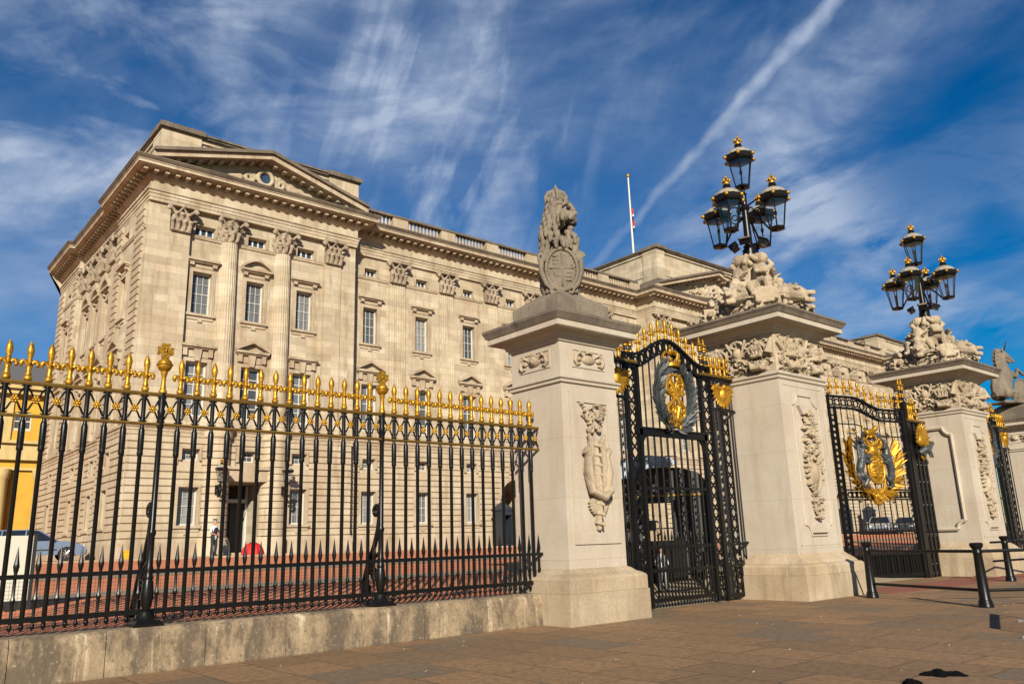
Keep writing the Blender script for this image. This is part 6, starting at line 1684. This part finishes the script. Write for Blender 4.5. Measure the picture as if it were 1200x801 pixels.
# ------------------------------------------------------------------ cars
def car(label, loc, rot, paint, s=1.0, estate=True):
    t = thing('parked_car', label, 'car', loc, rot)
    L = 2.25; bd = MB(); w_ = .86
    low = [(-2.25,.42),(-2.27,.62),(-2.22,.86),(-2.1,.92),(.98,.95),(1.55,.90),(2.05,.74),(2.22,.60),(2.24,.36),(2.1,.26),(1.86,.24)]
    def arch(x): return [(x+.37*math.cos(a*PI/8), .30+.37*math.sin(a*PI/8)) for a in range(9)]
    poly = low+arch(1.40)+arch(-1.38)+[(-2.1,.28)]
    bd.prism(poly, 'y', -w_, w_)
    bd.prism([(-2.12,.90),(.92,.90),(.25,1.38),(.05,1.44),(-1.55,1.46),(-1.75,1.42)] if False else [(-.2,.90),(-.1,.90)][:0] or [(-1.62,1.42),(-1.5,1.475),(-.2,1.49),(.22,1.44),(.10,1.40),(-1.5,1.41)], 'y', -.66, .66)
    part('body', bd, paint, t, smooth=30)
    g = MB()
    a = [(-2.08,.92),(.98,.94),(.20,1.42),(-.2,1.45),(-1.5,1.44),(-1.78,1.38)]
    vs = [(x, -w_+.02 if z < 1 else -.66, z) for x, z in a]+[(x, w_-.02 if z < 1 else .66, z) for x, z in a]; n = len(a)
    g.add(vs, [tuple(range(n)), tuple(range(2*n-1,n-1,-1))]+[(i,i+n,(i+1)%n+n,(i+1)%n) for i in range(n)]); part('windows', g, 'car_glass', t, smooth=0)
    p = MB()
    for sg in (-1, 1):
        for q in ([(1.0,.93),(.22,1.43)],[(-.35,.93),(-.30,1.46)],[(-1.35,.93),(-1.25,1.46)],[(-2.1,.92),(-1.78,1.40)]): p.tube([(q[0][0],sg*(w_-.015),q[0][1]),(q[1][0],sg*.665,q[1][1])], .035, 6)
    part('pillars', p, paint, t, smooth=40)
    tr = MB(); tr.box(-2.285,-.80,.36,-2.2,.80,.55); tr.box(2.16,-.80,.30,2.27,.80,.50)
    for sg in (-1, 1): tr.box(-.9,min(sg*.855,sg*.875),.50,1.0,max(sg*.855,sg*.875),.56)
    part('trim', tr, 'dark_paint', t)
    for x in (1.40, -1.38):
        for sg in (-1, 1):
            wl = MB(); wl.lathe(0,0,[(.19,-.09),(.30,-.10),(.325,-.06),(.325,.06),(.30,.10),(.19,.09)], 20); wl.v = [(x+a, sg*.80+c, .325+b2) for a, b2, c in wl.v]
            o = part('wheel', wl, 'rubber', t, smooth=40)
            rm = MB(); rm.lathe(0,0,[(.2,-.07),(.2,.07)], 18); rm.lathe(0,0,[(.06,-.10),(.06,.10)], 10)
            for k in range(7): an = k*2*PI/7; rm.tube([(0,0,.085),(.2*math.cos(an),.2*math.sin(an),.075)], .026, 5); rm.tube([(0,0,-.085),(.2*math.cos(an),.2*math.sin(an),-.075)], .026, 5)
            rm.v = [(x+a, sg*.80+c, .325+b2) for a, b2, c in rm.v]; part('rim', rm, 'alloy', o, smooth=40)
    for sg in (-1, 1):
        h = MB(); h.ball((2.12,sg*.62,.66), (.12,.16,.09), 9, 7); part('headlight', h, 'headlight', t, smooth=60)
        h = MB(); h.ball((-2.2,sg*.74,.76), (.07,.09,.14), 8, 6); part('tail_light', h, 'red_lamp', t, smooth=60)
        h = MB(); h.ball((.78,sg*.98,1.0), (.09,.10,.07), 8, 6); part('mirror', h, paint, t, smooth=60)
    t.scale = (s, s, s)
    return t
car('light blue estate car with dark windows parked by the palace corner', (8.25, 48.2, 1.42), R(-6), 'car_blue', 1.08)
car('silver car parked on the forecourt, seen through the royal arms gate', (80.5, 38.6, fz(38.6)), R(200), 'car_silver', 1.15)
car('dark car parked beside the silver car, seen through the royal arms gate', (84.0, 37.6, fz(37.6)), R(196), 'car_dark', 1.1)

# dark shelter with a glazed canopy inside the side gate
sh = thing('guard_shelter', 'tall black shelter with glazed rounded canopy just inside the wreath gate', 'shelter', (19.55, 16.1, fz(16.1)-.03), R(-50))
b = MB(); b.box(-1.75,-.5,0,-.42,.5,2.22); b.box(.30,-.5,0,1.45,.5,2.22); b.box(-.42,-.5,2.02,.30,.5,2.22)
b.prism([(-1.75,2.222),(1.45,2.222),(1.40,2.55),(1.15,2.85),(.6,3.02),(-1.75,3.02)], 'y', -.5, .5); b.box(-.42,-.48,1.22,.30,-.44,1.26); b.box(-.42,-.48,.78,.30,-.44,.82); b.box(-.42,-.5,0,.30,-.42,.62)
b.box(-1.9,-1.7,0,1.2,-.52,.55); b.box(-1.9,-1.75,0,-1.2,-.52,.95)
for k in range(3): b.box(-.25+.2*k,-.47,.62,-.23+.2*k,-.45,2.02)
part('cabin', b, 'dark_paint', sh)
b = MB(); b.prism([(-1.80,2.7),(-.6,2.75),(-.35,3.0),(.25,3.02),(.55,3.12),(.35,3.32),(-.3,3.40),(-1.1,3.30),(-1.80,3.24)], 'y', -.85, -.51); part('canopy', b, 'canopy_glass', sh)
b = MB(); b.box(-1.78,-.56,2.17,1.46,-.505,2.23); part('gilt_strip', b, 'gold_rail', sh)

m = MB(); m.box(-1.25,-.05,.05,1.35,.05,1.0)
for k in range(14): m.box(-1.22+.19*k,-.09,.0,-1.17+.19*k,.09,1.08)
m.box(-1.3,-.12,-.3,-1.2,.12,1.15); m.box(1.3,-.12,-.3,1.4,.12,1.15)
single('dark_screen', m, 'dark_paint', 'low black steel screen standing close behind the wreath gate bars', 'screen', smooth=0, loc=(16.75,14.35,.46))  # added only to keep the ground behind the lower bars dark
# ------------------------------------------------------------------ bollards and barrier
def bollard(x, y, h, label):
    t = thing('bollard', label, 'bollard', (x, y, 0), 0, 'black bollards of the crossing')
    b = MB(); k = h/1.31
    b.lathe(0,0,[(.15,-.02),(.15,.05),(.135,.08),(.14,.11),(.125,.14),(.112,.17),(.084,1.06*k),(.09,1.08*k),(.096,1.10*k),(.09,1.12*k),(.084,1.17*k),(.098,1.19*k),(.13,1.24*k),(.134,1.28*k),(.11,1.305*k),(.02,1.31*k)], 20)
    part('post', b, 'black_iron', t, smooth=40); return t
bollard(20.25, 10.17, 1.36, 'black bollard beside the corner of the nearer big pillar'); bollard(18.72, 7.0, 1.31, 'black bollard nearest the camera at the right, on the slabs')
bollard(28.0, 9.64, 1.35, 'black bollard on the far side of the red roadway, right edge'); 
def rail_run(pts, label, zs_=(1.13,.34)):
    m = MB()
    for z in zs_:
        for a, b2 in zip(pts, pts[1:]): m.tube([(a[0],a[1],z),(b2[0],b2[1],z)], .033, 8)
    return single('guard_rail', m, 'black_iron', label, 'guard rail', 'guard rails between the bollards', 40)
rail_run([(20.25,10.17),(18.72,7.0)], 'black double guard rail between the two near bollards'); rail_run([(18.72,7.0),(20.4,5.2),(23.0,2.6)], 'black double guard rail running out of the right edge from the near bollard')
rail_run([(27.2,9.75),(28.0,9.64),(33.5,8.4)], 'black double guard rail on the far side of the red roadway', (1.17,.62))
cb = thing('crowd_barrier', 'low grey metal barrier with its foot at the right photo edge', 'barrier', (13.95, 4.30, 0), R(19.6))
m = MB(); m.tube([(0,0,.10),(0,0,.70),(2.6,0,.70),(2.6,0,.10),(0,0,.10)], .02, 7)
m.box(.0,-.02,.62,2.6,.02,.72); m.box(0,-.02,.14,2.6,.02,.22)
for k in range(20): m.tube([(.12+.125*k,0,.2),(.12+.125*k,0,.65)], .006, 5)
for x in (.02, 2.5): m.box(x-.03,-.46,.0,x+.03,.46,.035); m.tube([(x,0,.03),(x,0,.2)], .022, 7)
part('frame', m, 'steel', cb, smooth=50)
def cloth(loc, rot, sx, seed, label):
    m = MB(); rnd = random.Random(seed)
    for k in range(16): m.ball((rnd.uniform(-1,1)*.32*sx, rnd.uniform(-.07,.07), .0), (.11*sx, .07, rnd.uniform(.02,.05)), 8, 6)
    for k in range(6): m.ball((-.16*sx+rnd.uniform(-.1,.1)*sx, rnd.uniform(-.03,.03), .02), (.08*sx,.05,.055), 8, 6)
    o = tag(link('dropped_cloth', sculpt(m, 'dropped_cloth', .012, (0,0,0), 1, .02), 'black_cloth', None, loc), label, 'cloth'); o.rotation_euler = (0,0,rot); return o
cloth((9.93, 4.26, .0), R(-42), .66, 3, 'crumpled black cloth dropped on the paving slabs'); cloth((9.12, 4.26, .0), R(-30), .24, 5, 'tiny black scrap lying at the bottom photo edge')
# leaves and crumbs of litter on the slabs
rnd = random.Random(12); lit = MB()
for k in range(80):
    x, y = rnd.uniform(4, 24), rnd.uniform(3, 12.2); s = rnd.uniform(.008,.022); a = rnd.uniform(0, 6.28)
    if 10.9 < x < 13.8 and y > 11.4 or 18.3 < x < 21.7 and y > 10.8: continue
    lit.leaf((x,y,.008), (math.cos(a),math.sin(a),.15), (0,0,1), s*2, s*1.3, .003, .01)
tag(link('fallen_leaves', lit.mesh('fallen_leaves', (0,0,0), 0), 'pillar_stone'), 'scattered pale fallen leaves and crumbs on the paving slabs', 'leaves', None, 'stuff')
